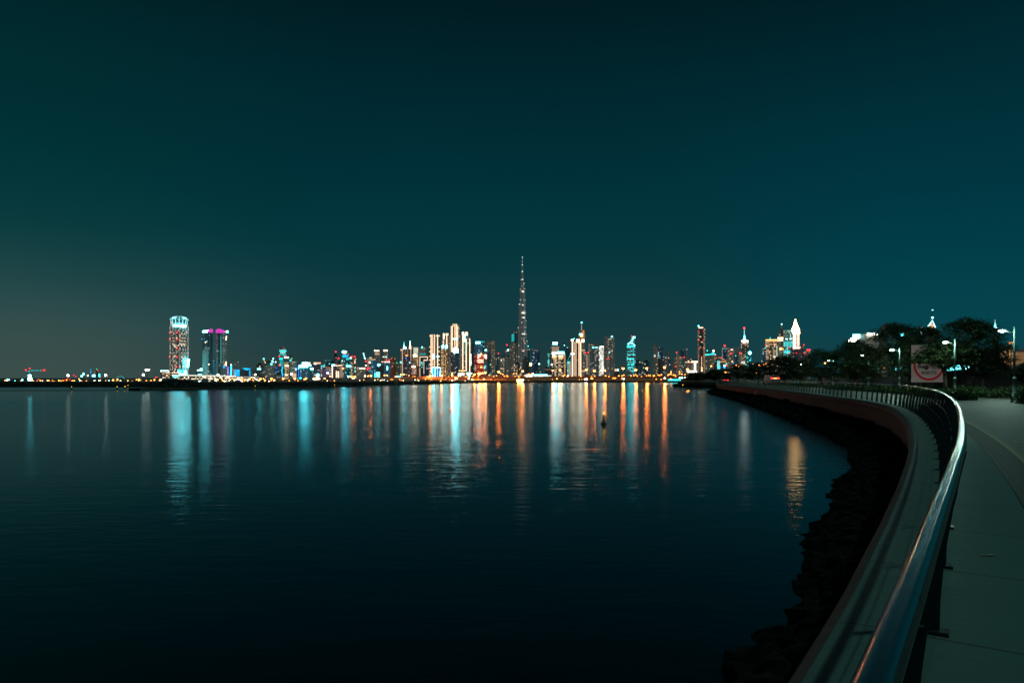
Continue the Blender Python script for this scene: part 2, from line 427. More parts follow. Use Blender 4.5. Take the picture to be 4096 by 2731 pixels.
tower(2, 1215, 1400, 475, 1560, 'gr', 'twin_tower', 'right twin tower with magenta crown and white roof lamp',
      [('p', [(1215, 478), (1212, 425), (1268, 404), (1340, 428), (1372, 450), (1352, 468), (1290, 478)], ('M', .7), 'crown'),
       ('d', 1366, 450, 11, 'R', 6), ('d', 1408, 455, 20, 'W', 9, 'roof_lamp'), ('p', [(1380, 595), (1392, 595), (1400, 530), (1388, 530)], ('w', 5), 'wall_light'),
       ('b', 1250, 1290, 480, 1190, 'dk', 'glass_bay'), ('r', 1292, 1304, 530, 1000, 1, 34, 'T', .7, 'window_column'), ('s', 1382, 1394, 968, 1040, 'w', 4, 'wall_light'), ('d', 1370, 1016, 11, 'O', 4),
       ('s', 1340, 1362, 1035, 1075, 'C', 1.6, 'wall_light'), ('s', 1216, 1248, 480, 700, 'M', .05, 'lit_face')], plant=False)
tower(2, 1155, 1215, 932, 1640, 'bl', 'narrow_tower', 'pale blue grey slab tower between the twin towers', [('b', 1185, 1215, 960, 1000, 'dk')], plant=False)
tower(2, 880, 982, 1120, 1480, 'tl', 'low_building', 'low block with slanted white roof lights left of the twin towers',
      [('p', [(893, 1128), (893, 1112), (940, 1098), (940, 1116)], ('W', 6), 'roof_light'), ('p', [(942, 1098), (942, 1086), (980, 1078), (980, 1094)], ('W', 6), 'roof_light'), ('s', 945, 980, 1106, 1126, 'W', 6, 'roof_light'), ('s', 905, 970, 1178, 1188, 'W', 3, 'window_row')], cat='building', plant=False)
tower(2, 1402, 1446, 1035, 1620, 'nv', 'lit_block', 'small block with violet and blue facade lights right of the twin towers',
      [('l', [(1405, 1040), (1430, 1090), (1442, 1200)], 3, 'B', 2, 'light_strip'), ('r', 1404, 1430, 1060, 1195, 3, 9, 'P', 1.1, 'window_group')], cat='building')
tower(2, 1462, 1486, 1012, 1600, 'nv', 'light_pylon', 'thin cyan light pylon with a red top', [('s', 1465, 1484, 1015, 1200, 'T', 5), ('d', 1471, 1012, 9, 'R', 6)], cat='pylon', plant=False)
tower(2, 1505, 1622, 1100, 1610, 'nv', 'lit_block', 'blue block with a diamond pattern of facade lights',
      [('r', 1552, 1620, 1102, 1212, 4, 8, 'C', 2.2, 'facade_lights'), ('s', 1536, 1548, 1100, 1208, 'C', 2.4), ('s', 1517, 1528, 1120, 1206, 'w', 3), ('d', 1512, 1108, 9, 'R', 4)], cat='building', plant=False)
tower(2, 1538, 1562, 962, 2100, 'gr', 'blade_tower', 'left of two thin grey blade towers behind the blue diamond block', plant=False)
tower(2, 1588, 1613, 960, 2100, 'gr', 'blade_tower', 'right of two thin grey blade towers behind the blue diamond block', plant=False)
tower(2, 1620, 1805, 1110, 1620, 'si', 'curved_roof_hotel', 'dark hotel with a cyan lit curved canopy on its roof',
      [('p', [(1668, 1082), (1700, 1075), (1770, 1080), (1808, 1090), (1806, 1096), (1770, 1100), (1752, 1116), (1735, 1112), (1700, 1098)], ('C', 1.6), 'canopy'),
       ('r', 1780, 1804, 1112, 1214, 2, 11, 'C', 1.8, 'light_strip')], cat='hotel', plant=False)
tower(2, 1838, 2012, 1095, 1750, 'si', 'office_block', 'dim block with a small white roof sign left of the unfinished concrete block',
      [('s', 1922, 1978, 1080, 1102, 'W', 8, 'roof_sign'), ('d', 1963, 1050, 7, 'w', 3, 'roof_lamp')], cat='building')
# long mall by the shore
tower(2, 505, 1965, 1222, 1250, 'ml', 'shopping_mall', 'long low mall with a white roof line and warm lit terraces',
      [('p', [(500, 1206), (500, 1196), (740, 1196), (1560, 1208), (1560, 1220), (740, 1210)], ('N', 1.3), 'roof_edge'), ('s', 1400, 1962, 1226, 1234, 'N', .7, 'roof_edge'),
       ('s', 498, 575, 1202, 1232, 'T', 6, 'entrance_light'), ('s', 980, 1045, 1228, 1240, 'w', 2.5, 'wall_light'), ('s', 1565, 1625, 1280, 1322, 'G', 3, 'terrace_light'), ('s', 1460, 1560, 1256, 1270, 'G', 1.6, 'terrace_light'),
       ('s', 1090, 1150, 1262, 1272, 'W', 1.2, 'terrace_light'), ('s', 980, 1050, 1300, 1315, 'w', 1.5, 'terrace_light')], cat='shopping mall', depth=60, plant=False)

# ---- between the mall and the outlined towers
tower(3, 95, 200, 605, 1900, 'gr', 'unfinished_block', 'left grey unfinished concrete block under the crane lights', cat='building')
tower(3, 186, 306, 585, 1850, 'gr2', 'unfinished_block', 'right grey unfinished concrete block with a white lamp on its roof', [('d', 238, 578, 13, 'W', 7, 'roof_lamp')], cat='building')
tower(3, 306, 342, 630, 1980, 'nv', 'lit_block', 'narrow block with blue lit face behind the concrete blocks', [('s', 312, 336, 632, 660, 'B', 1.2), ('s', 312, 334, 700, 730, 'B', 1.2)], cat='building')
tower(3, 300, 420, 742, 1500, 'si', 'low_building', 'low dark block with grey window bands left of the blue neon strip', [('s', 320, 400, 790, 797, 'N', .3, 'window_band'), ('s', 320, 400, 812, 819, 'N', .3, 'window_band')], cat='building')
tower(3, 370, 497, 325, 1900, 'tl', 'glass_tower', 'teal glass tower with bright floor bands and red beacons',
      [('s', 376, 495, 350, 364, 'T', 2.5, 'window_band'), ('s', 388, 478, 374, 400, 'W', .9, 'window_band'), ('s', 372, 490, 416, 424, 'T', 1.2, 'window_band'), ('s', 376, 432, 478, 502, 'T', 2.2, 'window_band'),
       ('s', 390, 470, 332, 342, 'N', .5, 'window_band'), ('d', 375, 450, 14, 'R', 6), ('d', 490, 447, 13, 'R', 6), ('d', 375, 600, 14, 'R', 6), ('d', 445, 300, 8, 'R', 2), ('r', 380, 480, 510, 620, 4, 7, 'T', .8, 'window_group')])
tower(3, 403, 442, 620, 1560, 'dk', 'neon_tower', 'slim dark tower with a wavy blue neon strip',
      [('l', [(418, 622), (430, 626), (416, 690), (420, 740), (436, 752), (412, 800), (408, 830), (418, 858)], 7, 'C', 2.6, 'neon_strip'), ('r', 404, 440, 740, 830, 1, 8, 'C', 1.0, 'neon_strip')])
tower(3, 442, 552, 480, 1650, 'si', 'gold_lit_tower', 'gold lit block with white lamps along its roof',
      [('b', 458, 544, 548, 850, 'wg', 'gold_panel'), ('s', 470, 532, 600, 622, 'w', 3.5, 'wall_light'), ('s', 470, 518, 756, 778, 'w', 2.5, 'wall_light'), ('s', 458, 478, 458, 474, 'N', 6, 'roof_lamp'), ('s', 484, 502, 458, 474, 'N', 6, 'roof_lamp'), ('s', 510, 532, 458, 474, 'N', 6, 'roof_lamp')], plant=False)
tower(3, 545, 672, 520, 1720, 'gr', 'rounded_block', 'rounded grey block with warm lit balconies right of the gold block',
      [('s', 592, 640, 544, 556, 'w', 2.2, 'balcony_light'), ('s', 592, 632, 645, 656, 'w', 2.2, 'balcony_light'), ('s', 592, 636, 704, 716, 'w', 1.8, 'balcony_light'), ('r', 590, 665, 738, 815, 4, 6, 'w', 1.2, 'balcony_light'), ('s', 536, 580, 505, 530, 'T', 1.6, 'roof_light'), ('d', 656, 668, 10, 'W', 6, 'wall_light'), ('d', 585, 487, 8, 'g', 2, 'roof_light'), ('p', [(575, 522), (590, 496), (640, 502), (665, 522)], 'si', 'roof')], plant=False)
tower(3, 678, 714, 610, 1800, 'dk', 'neon_tower', 'thin tower with a slanted plain blue neon line', [('l', [(682, 612), (694, 680), (704, 720), (700, 830)], 6, 'B', 1.6, 'neon_strip'), ('d', 706, 657, 9, 'W', 5, 'wall_light')])
tower(3, 710, 888, 640, 1600, 'bl', 'bright_sign_block', 'teal grey block under two very bright white roof signs',
      [('s', 765, 852, 550, 582, 'W', 11, 'roof_sign'), ('s', 852, 903, 550, 580, 'N', 1.6, 'roof_sign'), ('s', 712, 862, 598, 635, 'W', 16, 'roof_sign'), ('s', 862, 916, 592, 614, 'W', 9, 'roof_sign'), ('d', 735, 822, 15, 'T', 4, 'wall_light')], cat='building', plant=False)
tower(3, 900, 962, 655, 1700, 'tl', 'office_block', 'small teal block with one bright white roof sign', [('s', 904, 957, 648, 674, 'W', 11, 'roof_sign')], cat='building', plant=False)
tower(3, 955, 1082, 585, 1560, 'vi', 'mixed_block', 'banded block with a white wall screen and a white canopy at its foot',
      [('s', 960, 1010, 553, 585, 'w', 1.6, 'roof_sign'), ('s', 1012, 1080, 553, 578, 'w', 1.1, 'roof_sign'), ('d', 1022, 552, 8, 'R', 4), ('d', 1074, 552, 8, 'R', 4), ('s', 1015, 1052, 748, 786, 'W', 8, 'wall_screen'),
       ('s', 950, 1065, 828, 860, 'w', 14, 'canopy'), ('d', 1020, 810, 20, 'O', 8, 'wall_light')], cat='building', plant=False)
tower(3, 1078, 1252, 640, 1620, 'vi', 'banded_block', 'wide dark block with pinkish horizontal light bands',
      [('s', 1085, 1150, 606, 620, 'T', 1.5, 'roof_sign'), ('s', 1190, 1245, 640, 648, 'O', 1.4, 'roof_sign'), ('b', 1085, 1175, 612, None, 'vi')]
      + [('s', 1110, 1245, y, y + 5, 'P', .35, 'light_band') for y in (680, 708, 736, 764, 792)] + [('s', 1080, 1098, y, y + 6, 'R', .5, 'light_band') for y in range(690, 800, 22)], cat='building', plant=False)
tower(3, 1140, 1258, 518, 2000, 'dk', 'dark_block', 'dark block rising behind the pinkish banded block', [('s', 1142, 1255, 514, 520, 'T', .25, 'roof_edge')], cat='building', plant=False)
tower(3, 1265, 1452, 598, 1560, 'pu', 'gold_outlined_block', 'dark block outlined in gold lines with a gold ladder of windows',
      [('r', 1267, 1290, 612, 812, 1, 26, 'w', 3.5, 'light_column'), ('l', [(1268, 600), (1300, 596), (1365, 612), (1446, 596)], 4, 'w', 3.5, 'light_strip'), ('r', 1336, 1398, 702, 812, 2, 11, 'w', 3, 'window_ladder'),
       ('s', 1440, 1450, 596, 812, 'w', 2.4), ('s', 1424, 1432, 598, 812, 'w', 2.4), ('s', 1410, 1417, 640, 812, 'w', 1.8), ('s', 1364, 1415, 644, 651, 'w', 2), ('s', 1272, 1318, 588, 610, 'W', 6, 'roof_sign'), ('s', 1325, 1375, 580, 586, 'w', 1.2), ('d', 1462, 657, 14, 'O', 6, 'wall_light'), ('d', 1478, 655, 10, 'R', 5)], cat='building', plant=False)
tower(3, 1298, 1368, 455, 2000, 'pu', 'domed_tower', 'dark tower with a dome and a red beacon behind the gold outlined block',
      [('p', [(1308, 456), (1312, 425), (1325, 408), (1338, 402), (1352, 408), (1364, 425), (1366, 456)], 'frame', 'dome'), ('d', 1338, 370, 15, 'R', 7), ('m', 1338, 374, 405, 3), ('d', 1384, 485, 14, 'R', 7)], plant=False)
tower(3, 1450, 1545, 385, 1850, 'gr', 'white_crown_tower', 'tower with a glowing white crown above a blue band',
      [('s', 1450, 1522, 358, 386, 'W', 14, 'crown_light'), ('s', 1452, 1540, 432, 464, 'C', 1.8, 'light_band'), ('r', 1465, 1515, 395, 425, 4, 2, 'N', .8, 'window_group'), ('s', 1545, 1558, 420, 440, 'C', 1.2, 'light_band'), ('d', 1556, 415, 7, 'R', 3)], plant=False)
tower(3, 1492, 1602, 470, 1700, 'tl', 'dark_glass_block', 'dark block with teal windows and a white wall sign',
      [('s', 1520, 1600, 604, 630, 'W', 5, 'wall_sign'), ('r', 1515, 1560, 480, 510, 3, 2, 'T', 2, 'window_group'), ('d', 1593, 478, 13, 'W', 6, 'roof_lamp'), ('d', 1450, 528, 9, 'W', 4, 'wall_light')], plant=False)
tower(3, 1602, 1684, 485, 1760, 'wm', 'beacon_block', 'dark rounded block with two red roof beacons side by side',
      [('d', 1610, 455, 15, 'R', 8), ('d', 1661, 455, 15, 'R', 8), ('r', 1650, 1678, 515, 570, 1, 4, 'w', 2, 'window_column'), ('d', 1664, 650, 8, 'T', 3, 'wall_light'), ('d', 1664, 706, 8, 'T', 3, 'wall_light')], plant=False)
tower(3, 1688, 1852, 640, 1640, 'bd', 'warm_roof_block', 'low block with a row of warm lamps along its roof',
      [('r', 1742, 1842, 640, 668, 7, 1, 'w', 5, 'roof_lamps'), ('s', 1700, 1735, 640, 646, 'w', 1, 'roof_edge')], cat='building', plant=False)
tower(3, 1868, 1928, 640, 1640, 'tl2', 'red_sign_block', 'narrow block with a red roof sign and coloured windows', [('s', 1872, 1928, 640, 668, 'R', 2.4, 'roof_sign'), ('d', 1876, 682, 8, 'R', 4)], cat='building', plant=False)
tower(3, 1930, 2062, 495, 1760, 'bl', 'blue_glass_tower', 'wide blue grey glass tower with a gold roof line',
      [('s', 1935, 2015, 500, 508, 'G', 1.6, 'roof_edge'), ('s', 1884, 1894, 490, 650, 'w', 1.8), ('b', 1884, 1932, 472, None, 'bd'), ('s', 1905, 1936, 542, 566, 'w', 4, 'wall_light'), ('s', 1912, 1955, 468, 476, 'w', 2, 'roof_edge')]
      + [('s', 1935, 2050, y, y + 5, 'C', .14, 'window_band') for y in range(530, 800, 22)], plant=False)
tower(3, 1996, 2096, 362, 2050, 'bd', 'crowned_tower', 'left of two slim towers with warm lit crowns', [('s', 2000, 2084, 344, 364, 'w', 3, 'crown_light'), ('d', 2004, 350, 8, 'N', 6), ('r', 2005, 2085, 390, 425, 5, 2, 'w', .8, 'window_group')], plant=False)
tower(3, 2142, 2230, 360, 2050, 'bd', 'crowned_tower', 'right of two slim towers with warm lit crowns', [('s', 2155, 2226, 338, 360, 'w', 4, 'crown_light'), ('s', 2140, 2170, 452, 464, 'w', 2.5, 'wall_light'), ('d', 2198, 458, 9, 'W', 4, 'wall_light')], plant=False)
tower(3, 2032, 2170, 600, 1600, 'si', 'white_emblem_block', 'dark block with a glowing white roof emblem and a grid of white lamps',
      [('p', [(2050, 588), (2060, 578), (2096, 578), (2102, 590), (2090, 612), (2070, 622), (2052, 606)], ('W', 8), 'roof_emblem'), ('r', 2028, 2094, 716, 808, 3, 4, 'W', 7, 'lamp_grid'), ('s', 2004, 2016, 730, 810, 'T', 6), ('r', 2120, 2160, 535, 550, 4, 1, 'w', 3, 'roof_lamps')], cat='building', plant=False)
tower(3, 2170, 2266, 520, 1680, 'bl', 'white_lozenge_tower', 'blue grey tower with a white lozenge sign and two red beacons',
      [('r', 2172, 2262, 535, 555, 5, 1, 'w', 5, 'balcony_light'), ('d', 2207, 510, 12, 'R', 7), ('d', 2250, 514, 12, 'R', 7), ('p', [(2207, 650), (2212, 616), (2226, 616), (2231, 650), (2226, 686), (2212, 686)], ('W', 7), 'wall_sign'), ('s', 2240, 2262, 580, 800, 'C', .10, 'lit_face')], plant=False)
tower(4, 185, 285, 812, 1640, 'br', 'brown_tower', 'brown red tower with a stepped pointed roof', [('p', [(200, 812), (222, 798), (235, 785), (248, 798), (272, 812)], 'br', 'roof')], plant=False)

# ---- the outlined towers
tower(4, 288, 395, 900, 1760, 'bd', 'grey_block', 'low grey block with bright shop lights at its foot right of the brown tower', [('d', 376, 897, 11, 'W', 7, 'roof_lamp'), ('s', 280, 372, 1150, 1180, 'W', 5, 'shop_light'), ('d', 305, 905, 7, 'g', 2, 'roof_lamp')], cat='building')
tower(4, 372, 582, 660, 2200, 'be', 'twin_spire_tower', 'gold outlined tower crowned by two glowing spires',
      [('s', 398, 411, 668, 1190, 'w', 3), ('s', 436, 446, 672, 802, 'G', 2.2), ('s', 450, 458, 672, 802, 'G', 1.6), ('s', 494, 502, 672, 802, 'G', 2.2), ('s', 506, 512, 672, 802, 'G', 1.4), ('s', 548, 564, 668, 864, 'w', 2.4),
       ('s', 372, 412, 660, 690, 'w', 3, 'cornice_light'), ('s', 520, 582, 652, 662, 'w', 2.4, 'cornice_light'), ('s', 522, 578, 612, 624, 'w', 3, 'cornice_light'), ('s', 430, 478, 622, 652, 'W', 10, 'crown_light'),
       ('p', [(420, 655), (424, 606), (434, 586), (446, 606), (450, 655)], ('W', 5), 'turret'), ('p', [(528, 655), (534, 604), (545, 584), (556, 604), (562, 655)], ('w', 4), 'turret'),
       ('m', 435, 522, 592, 6, 'T', 2.2), ('m', 545, 512, 592, 7, 'N', 4), ('d', 545, 521, 9, 'W', 7), ('b', 415, 545, 662, 1190, 'pu')], plant=False)
tower(4, 425, 557, 815, 1900, 'pu', 'dark_block', 'dark purple tower with orange and blue roof lamps before the two spires', [('d', 479, 778, 12, 'O', 6), ('d', 469, 825, 9, 'B', 4), ('p', [(430, 816), (470, 790), (520, 800), (550, 840), (550, 870)], 'pu', 'roof'), ('d', 538, 905, 10, 'W', 3, 'wall_light')], plant=False)
tower(4, 596, 692, 740, 2100, 'wg', 'slatted_tower', 'gold windowed tower topped by a box of pale vertical slats',
      [('b', 606, 690, 630, 745, 'be', 'top_box')] + [('s', x, x + 6, 632, 740, 'N', 1.1, 'slat') for x in range(610, 690, 14)] + [('s', 604, 662, 764, 792, 'N', 7, 'wall_sign'), ('s', 674, 686, 820, 1180, 'w', 2)], plant=False)
tower(4, 700, 836, 640, 2200, 'bd', 'beige_tower', 'dim beige tower with a teal band and one white roof lamp', [('b', 745, 832, 620, 740, 'bd', 'upper_block'), ('s', 712, 832, 738, 764, 'T', .35, 'window_band'), ('d', 760, 628, 12, 'W', 7, 'roof_lamp')], plant=False)
tower(4, 715, 868, 797, 1850, 'dk', 'outlined_block', 'dark block outlined by a thick warm white line shaped like a flag',
      [('s', 715, 730, 797, 972, 'w', 5), ('s', 716, 728, 1005, 1180, 'w', 4), ('s', 730, 868, 796, 808, 'w', 5), ('s', 852, 866, 808, 866, 'w', 5), ('s', 788, 852, 854, 868, 'w', 5), ('s', 787, 800, 868, 1105, 'w', 4),
       ('b', 802, 890, 870, None, 'nv'), ('d', 757, 905, 9, 'T', 4, 'wall_light'), ('d', 762, 940, 8, 'T', 3, 'wall_light'), ('d', 877, 1012, 12, 'R', 5), ('d', 797, 1158, 10, 'R', 5), ('d', 757, 990, 8, 'T', 2, 'wall_light')], plant=False)
tower(4, 562, 690, 965, 1750, 'br', 'warm_block', 'low brownish block with an oblong warm white sign', [('s', 577, 642, 966, 990, 'w', 5, 'wall_sign'), ('r', 575, 660, 1000, 1120, 5, 6, 'w', .5, 'window_group'), ('s', 622, 634, 1045, 1100, 'P', .8, 'wall_light')], cat='building')
st = []
for x in (925, 1042):
    st += [('s', x - 9, x + 9, 398, 1092 if x < 1000 else 985, 'w', 8)]
st += [('s', 948, 962, 398, 1000, 'w', 7), ('s', 980, 995, 398, 1000, 'w', 7), ('s', 960, 985, 752, 840, 'W', 11, 'wall_light'), ('s', 964, 980, 560, 750, 'G', .8), ('s', 1010, 1082, 412, 430, 'w', 5, 'cornice_light'), ('s', 896, 920, 412, 432, 'w', 5, 'cornice_light')]
for y in (622, 705, 790, 860, 935, 1005, 1058, 1102):
    st.append(('s', 890, 918, y - 8, y + 8, 'w', 4, 'balcony_light'))
    if y < 940: st.append(('s', 1050, 1082, y - 8, y + 8, 'w', 4, 'balcony_light'))
st.append(('s', 1026, 1072, 786, 804, 'W', 6, 'wall_light'))
tower(4, 897, 1080, 410, 1900, 'si', 'lit_residence_tower', 'tower with bright vertical light lines and comb like balcony lights on both sides', st, plant=False)
tower(4, 943, 1097, 990, 1650, 'nv', 'blue_glass_block', 'low blue lit glass block framed by slanted white lines',
      [('s', 958, 1000, 1000, 1172, 'C', 1.6, 'lit_face'), ('s', 1005, 1060, 1000, 1172, 'B', .7, 'lit_face'), ('s', 985, 1003, 1010, 1172, 'W', 2.4, 'lit_face'), ('l', [(948, 1170), (944, 1005), (965, 990), (1085, 992), (1096, 1003), (1078, 1170)], 5, 'W', 4, 'frame_line'),
       ('s', 1033, 1050, 985, 1172, 'W', 5), ('s', 1006, 1014, 995, 1172, 'W', 3), ('l', [(1010, 1000), (1042, 990), (1085, 1000)], 5, 'w', 5, 'frame_line')], cat='building', plant=False)
tower(4, 1112, 1278, 480, 1950, 'gr2', 'boxed_crown_tower', 'tower with two lit roof boxes and warm brown lower floors',
      [('s', 1140, 1168, 376, 478, 'w', 2.6, 'roof_box'), ('s', 1187, 1238, 377, 418, 'w', 1.8, 'roof_box'), ('s', 1196, 1220, 418, 642, 'w', 6), ('s', 1136, 1158, 498, 642, 'w', 5), ('s', 1120, 1153, 598, 642, 'W', 11, 'wall_light'), ('s', 1182, 1220, 598, 642, 'W', 11, 'wall_light'),
       ('b', 1228, 1276, 410, 1165, 'bd'), ('b', 1106, 1228, 652, 1165, 'wg', 'lower_floors'), ('b', 1110, 1226, 703, 718, 'frame', 'dark_band'), ('s', 1262, 1277, 422, 905, 'w', 2), ('s', 1262, 1279, 905, 1108, 'w', 4)], plant=False)
tower(4, 1284, 1418, 245, 1950, 'si', 'tall_lit_tower', 'tallest of the outlined towers with stepped top and a glowing white heart',
      [('b', 1312, 1412, 208, 250, 'si', 'upper_step'), ('s', 1317, 1330, 206, 252, 'w', 8), ('s', 1349, 1365, 206, 466, 'w', 9), ('s', 1377, 1393, 206, 466, 'w', 9), ('s', 1283, 1297, 243, 712, 'w', 8), ('s', 1304, 1318, 245, 712, 'w', 8), ('s', 1398, 1412, 240, 720, 'w', 8),
       ('s', 1314, 1412, 462, 490, 'W', 10), ('s', 1345, 1361, 490, 655, 'w', 8), ('s', 1374, 1390, 490, 655, 'w', 8), ('p', [(1328, 725), (1328, 660), (1345, 640), (1390, 640), (1412, 660), (1412, 725)], ('W', 60), 'wall_light'),
       ('b', 1414, 1440, 216, 460, 'be', 'side_wing'), ('b', 1336, 1424, 728, 1165, 'dk2', 'lower_floors'), ('b', 1286, 1336, 722, 1165, 'pu', 'lower_floors'), ('d', 1350, 748, 8, 'T', 3, 'window_light')], plant=False)
tower(4, 1425, 1636, 470, 1980, 'gr', 'sloped_lit_tower', 'grey tower with sloped shoulder, lit roof boxes and a white vertical sign',
      [('b', 1450, 1600, 405, 1165, 'gr', 'main_block'), ('s', 1484, 1516, 352, 400, 'w', 4, 'roof_box'), ('s', 1537, 1588, 352, 417, 'w', 2.2, 'roof_box'), ('s', 1487, 1510, 400, 1026, 'w', 7), ('s', 1548, 1572, 474, 1060, 'w', 7), ('r', 1616, 1632, 474, 1070, 1, 40, 'w', 4, 'light_column'), ('s', 1448, 1464, 404, 1060, 'w', .45),
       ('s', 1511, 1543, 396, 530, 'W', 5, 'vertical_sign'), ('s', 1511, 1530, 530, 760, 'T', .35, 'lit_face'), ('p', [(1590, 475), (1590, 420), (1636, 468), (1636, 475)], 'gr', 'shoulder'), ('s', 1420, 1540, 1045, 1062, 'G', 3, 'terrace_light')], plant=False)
tower(4, 1636, 1662, 750, 1820, 'si', 'light_chain_tower', 'thin dark tower strung with warm lamps right of the sloped tower', [('r', 1630, 1654, 745, 960, 1, 7, 'N', 3.5, 'lamps'), ('d', 1635, 898, 14, 'w', 8, 'lamp')], plant=False)
tower(4, 1408, 1530, 1090, 1500, 'ml', 'shop_block', 'left of two bright white shop fronts under the sloped tower', [('r', 1412, 1465, 1095, 1170, 4, 4, 'N', 5, 'shop_light'), ('s', 1460, 1515, 1092, 1128, 'w', 6, 'shop_light')], cat='shop', plant=False)
tower(4, 1556, 1670, 1086, 1500, 'ml', 'shop_block', 'right of two bright white shop fronts under the sloped tower', [('s', 1572, 1640, 1088, 1112, 'W', 7, 'shop_light'), ('s', 1600, 1632, 1110, 1170, 'W', 7, 'shop_light'), ('s', 1630, 1668, 1092, 1108, 'N', 3, 'shop_light'), ('s', 1556, 1575, 1098, 1110, 'w', 5, 'shop_light')], cat='shop', plant=False)
tower(4, 1662, 1896, 515, 2300, 'dk', 'dark_glass_tower', 'dark teal glass tower with an oblong white sign near its top',
      [('s', 1730, 1815, 529, 560, 'W', 9, 'roof_sign'), ('s', 1862, 1895, 512, 545, 'T', .3, 'lit_face'), ('r', 1812, 1824, 560, 750, 1, 8, 'T', 1.5, 'window_column'), ('d', 1843, 528, 7, 'T', 3), ('b', 1700, 1860, 512, 760, 'bl')], plant=False)
tower(4, 1705, 1878, 757, 1700, 'rd', 'red_block', 'red lit block with two big white lamps and rows of lit windows',
      [('d', 1795, 781, 22, 'w', 11, 'wall_lamp'), ('b', 1870, 1942, 760, 838, 'rd', 'red_wing'), ('d', 1905, 783, 22, 'w', 11, 'wall_lamp'), ('d', 1830, 752, 14, 'O', 8, 'roof_lamp'), ('d', 1828, 988, 14, 'O', 8, 'wall_lamp'), ('d', 1920, 822, 13, 'w', 4, 'wall_lamp'), ('d', 1775, 822, 11, 'w', 3, 'wall_lamp'),
       ('r', 1765, 1872, 842, 912, 5, 2, 'w', 3, 'window_row'), ('s', 1715, 1735, 950, 1060, 'w', .5, 'lit_face')], cat='building', plant=False)
tower(4, 1872, 2008, 715, 1780, 'gr', 'grey_block', 'dark grey block with a bright lamp on its roof right of the red block', [('d', 1914, 680, 18, 'W', 9, 'roof_lamp'), ('d', 1906, 970, 9, 'T', 4, 'wall_light'), ('d', 1890, 1003, 9, 'W', 3, 'wall_light'), ('b', 1940, 2008, 712, 1140, 'dk')], cat='building', plant=False)
tower(4, 1918, 2092, 520, 2200, 'be', 'beige_tower', 'tall beige grey tower with a thin mast and faint vertical light lines',
      [('m', 2002, 430, 520, 4), ('s', 1974, 1986, 540, 1060, 'w', .28), ('s', 2020, 2034, 640, 1040, 'w', .6), ('s', 2052, 2058, 560, 1080, 'w', .15), ('b', 1955, 2065, 515, None, 'bd')], plant=False)
tower(4, 2098, 2168, 765, 2400, 'dk2', 'dark_tower', 'dark slim tower with a red beacon left of the grey block pair', [('d', 2142, 740, 12, 'R', 6)], plant=False)
tower(4, 2146, 2262, 806, 2000, 'gr2', 'grey_block', 'left of two mid grey slab blocks left of the tall needle tower', [('r', 2175, 2250, 1008, 1022, 3, 1, 'w', 1.6, 'window_row'), ('d', 2196, 858, 7, 'N', 3, 'window_light')], cat='building')
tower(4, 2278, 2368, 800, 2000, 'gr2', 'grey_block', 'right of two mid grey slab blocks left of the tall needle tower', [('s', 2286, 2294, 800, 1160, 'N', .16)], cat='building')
tower(4, 2250, 2342, 740, 2500, 'dk2', 'mast_tower', 'stepped dark tower with a red topped mast and a green lamp', [('b', 2268, 2330, 652, None, 'gr', 'upper_step'), ('m', 2297, 592, 655, 6), ('d', 2297, 588, 14, 'R', 7), ('d', 2317, 678, 14, 'L', 5, 'roof_lamp')], plant=False)

# ---- around the needle tower
tower(5, 163, 246, 1018, 3000, 'bd', 'beige_slab_tower', 'beige slab tower close on the left of the needle tower', [('s', 236, 244, 1060, 1380, 'w', .25)])
tower(5, 176, 252, 912, 4000, 'dk', 'teal_lamp_tower', 'dark tower with scattered teal lamps just left of the needle tower', [('r', 182, 212, 922, 1010, 3, 9, 'T', 1.1, 'window_group'), ('d', 232, 1118, 5, 'T', 4, 'window_light'), ('p', [(176, 915), (190, 888), (240, 884), (250, 915)], 'dk2', 'roof')], plant=False)
tower(5, 358, 384, 1060, 4200, 'dk', 'dark_tower', 'thin dark tower touching the right side of the needle tower', [('d', 366, 1058, 5, 'T', 5), ('s', 352, 382, 1094, 1100, 'w', .4, 'ledge_light')], plant=False)
tower(5, 372, 402, 1236, 3200, 'dk2', 'small_block', 'small dark block with a red and white lamp cluster right of the needle tower', [('s', 384, 402, 1242, 1272, 'w', 7, 'wall_lamp'), ('d', 386, 1268, 9, 'O', 6, 'wall_lamp')], cat='building', plant=False)
tower(5, 404, 492, 1088, 3600, 'nv', 'dark_slab_tower', 'lone dark bluish slab tower with one white lamp', [('s', 425, 475, 1100, 1108, 'N', .2, 'crown_light'), ('d', 486, 1253, 8, 'W', 6, 'wall_light')], plant=False)
tower(5, 328, 415, 1372, 1500, 'ml', 'shop_hall', 'low hall with glaring white front below the needle tower', [('s', 340, 412, 1374, 1404, 'N', 11, 'shop_light'), ('s', 322, 350, 1390, 1410, 'w', 6, 'shop_light')], cat='building', plant=False)
tower(5, 425, 585, 1364, 1550, 'ml', 'long_hall', 'long low hall with a cyan white light band right of the needle tower', [('r', 428, 580, 1366, 1390, 14, 1, 'W', 14, 'light_band'), ('s', 436, 576, 1372, 1384, 'W', 8, 'light_band')], cat='building', plant=False)
tower(5, 540, 628, 1298, 1800, 'si', 'chevron_block', 'low dark block with small chevron lamps under its roof', [('l', [(550 + 10 * i, 1308 + (i % 2) * 14) for i in range(8)], 1.5, 'w', .5, 'chevron_light'), ('r', 585, 622, 1378, 1396, 4, 2, 'N', 2.5, 'shop_light')], cat='building')
tower(5, 578, 622, 1135, 2700, 'tl', 'teal_tower', 'dim teal tower left of the gold block', [], plant=False)
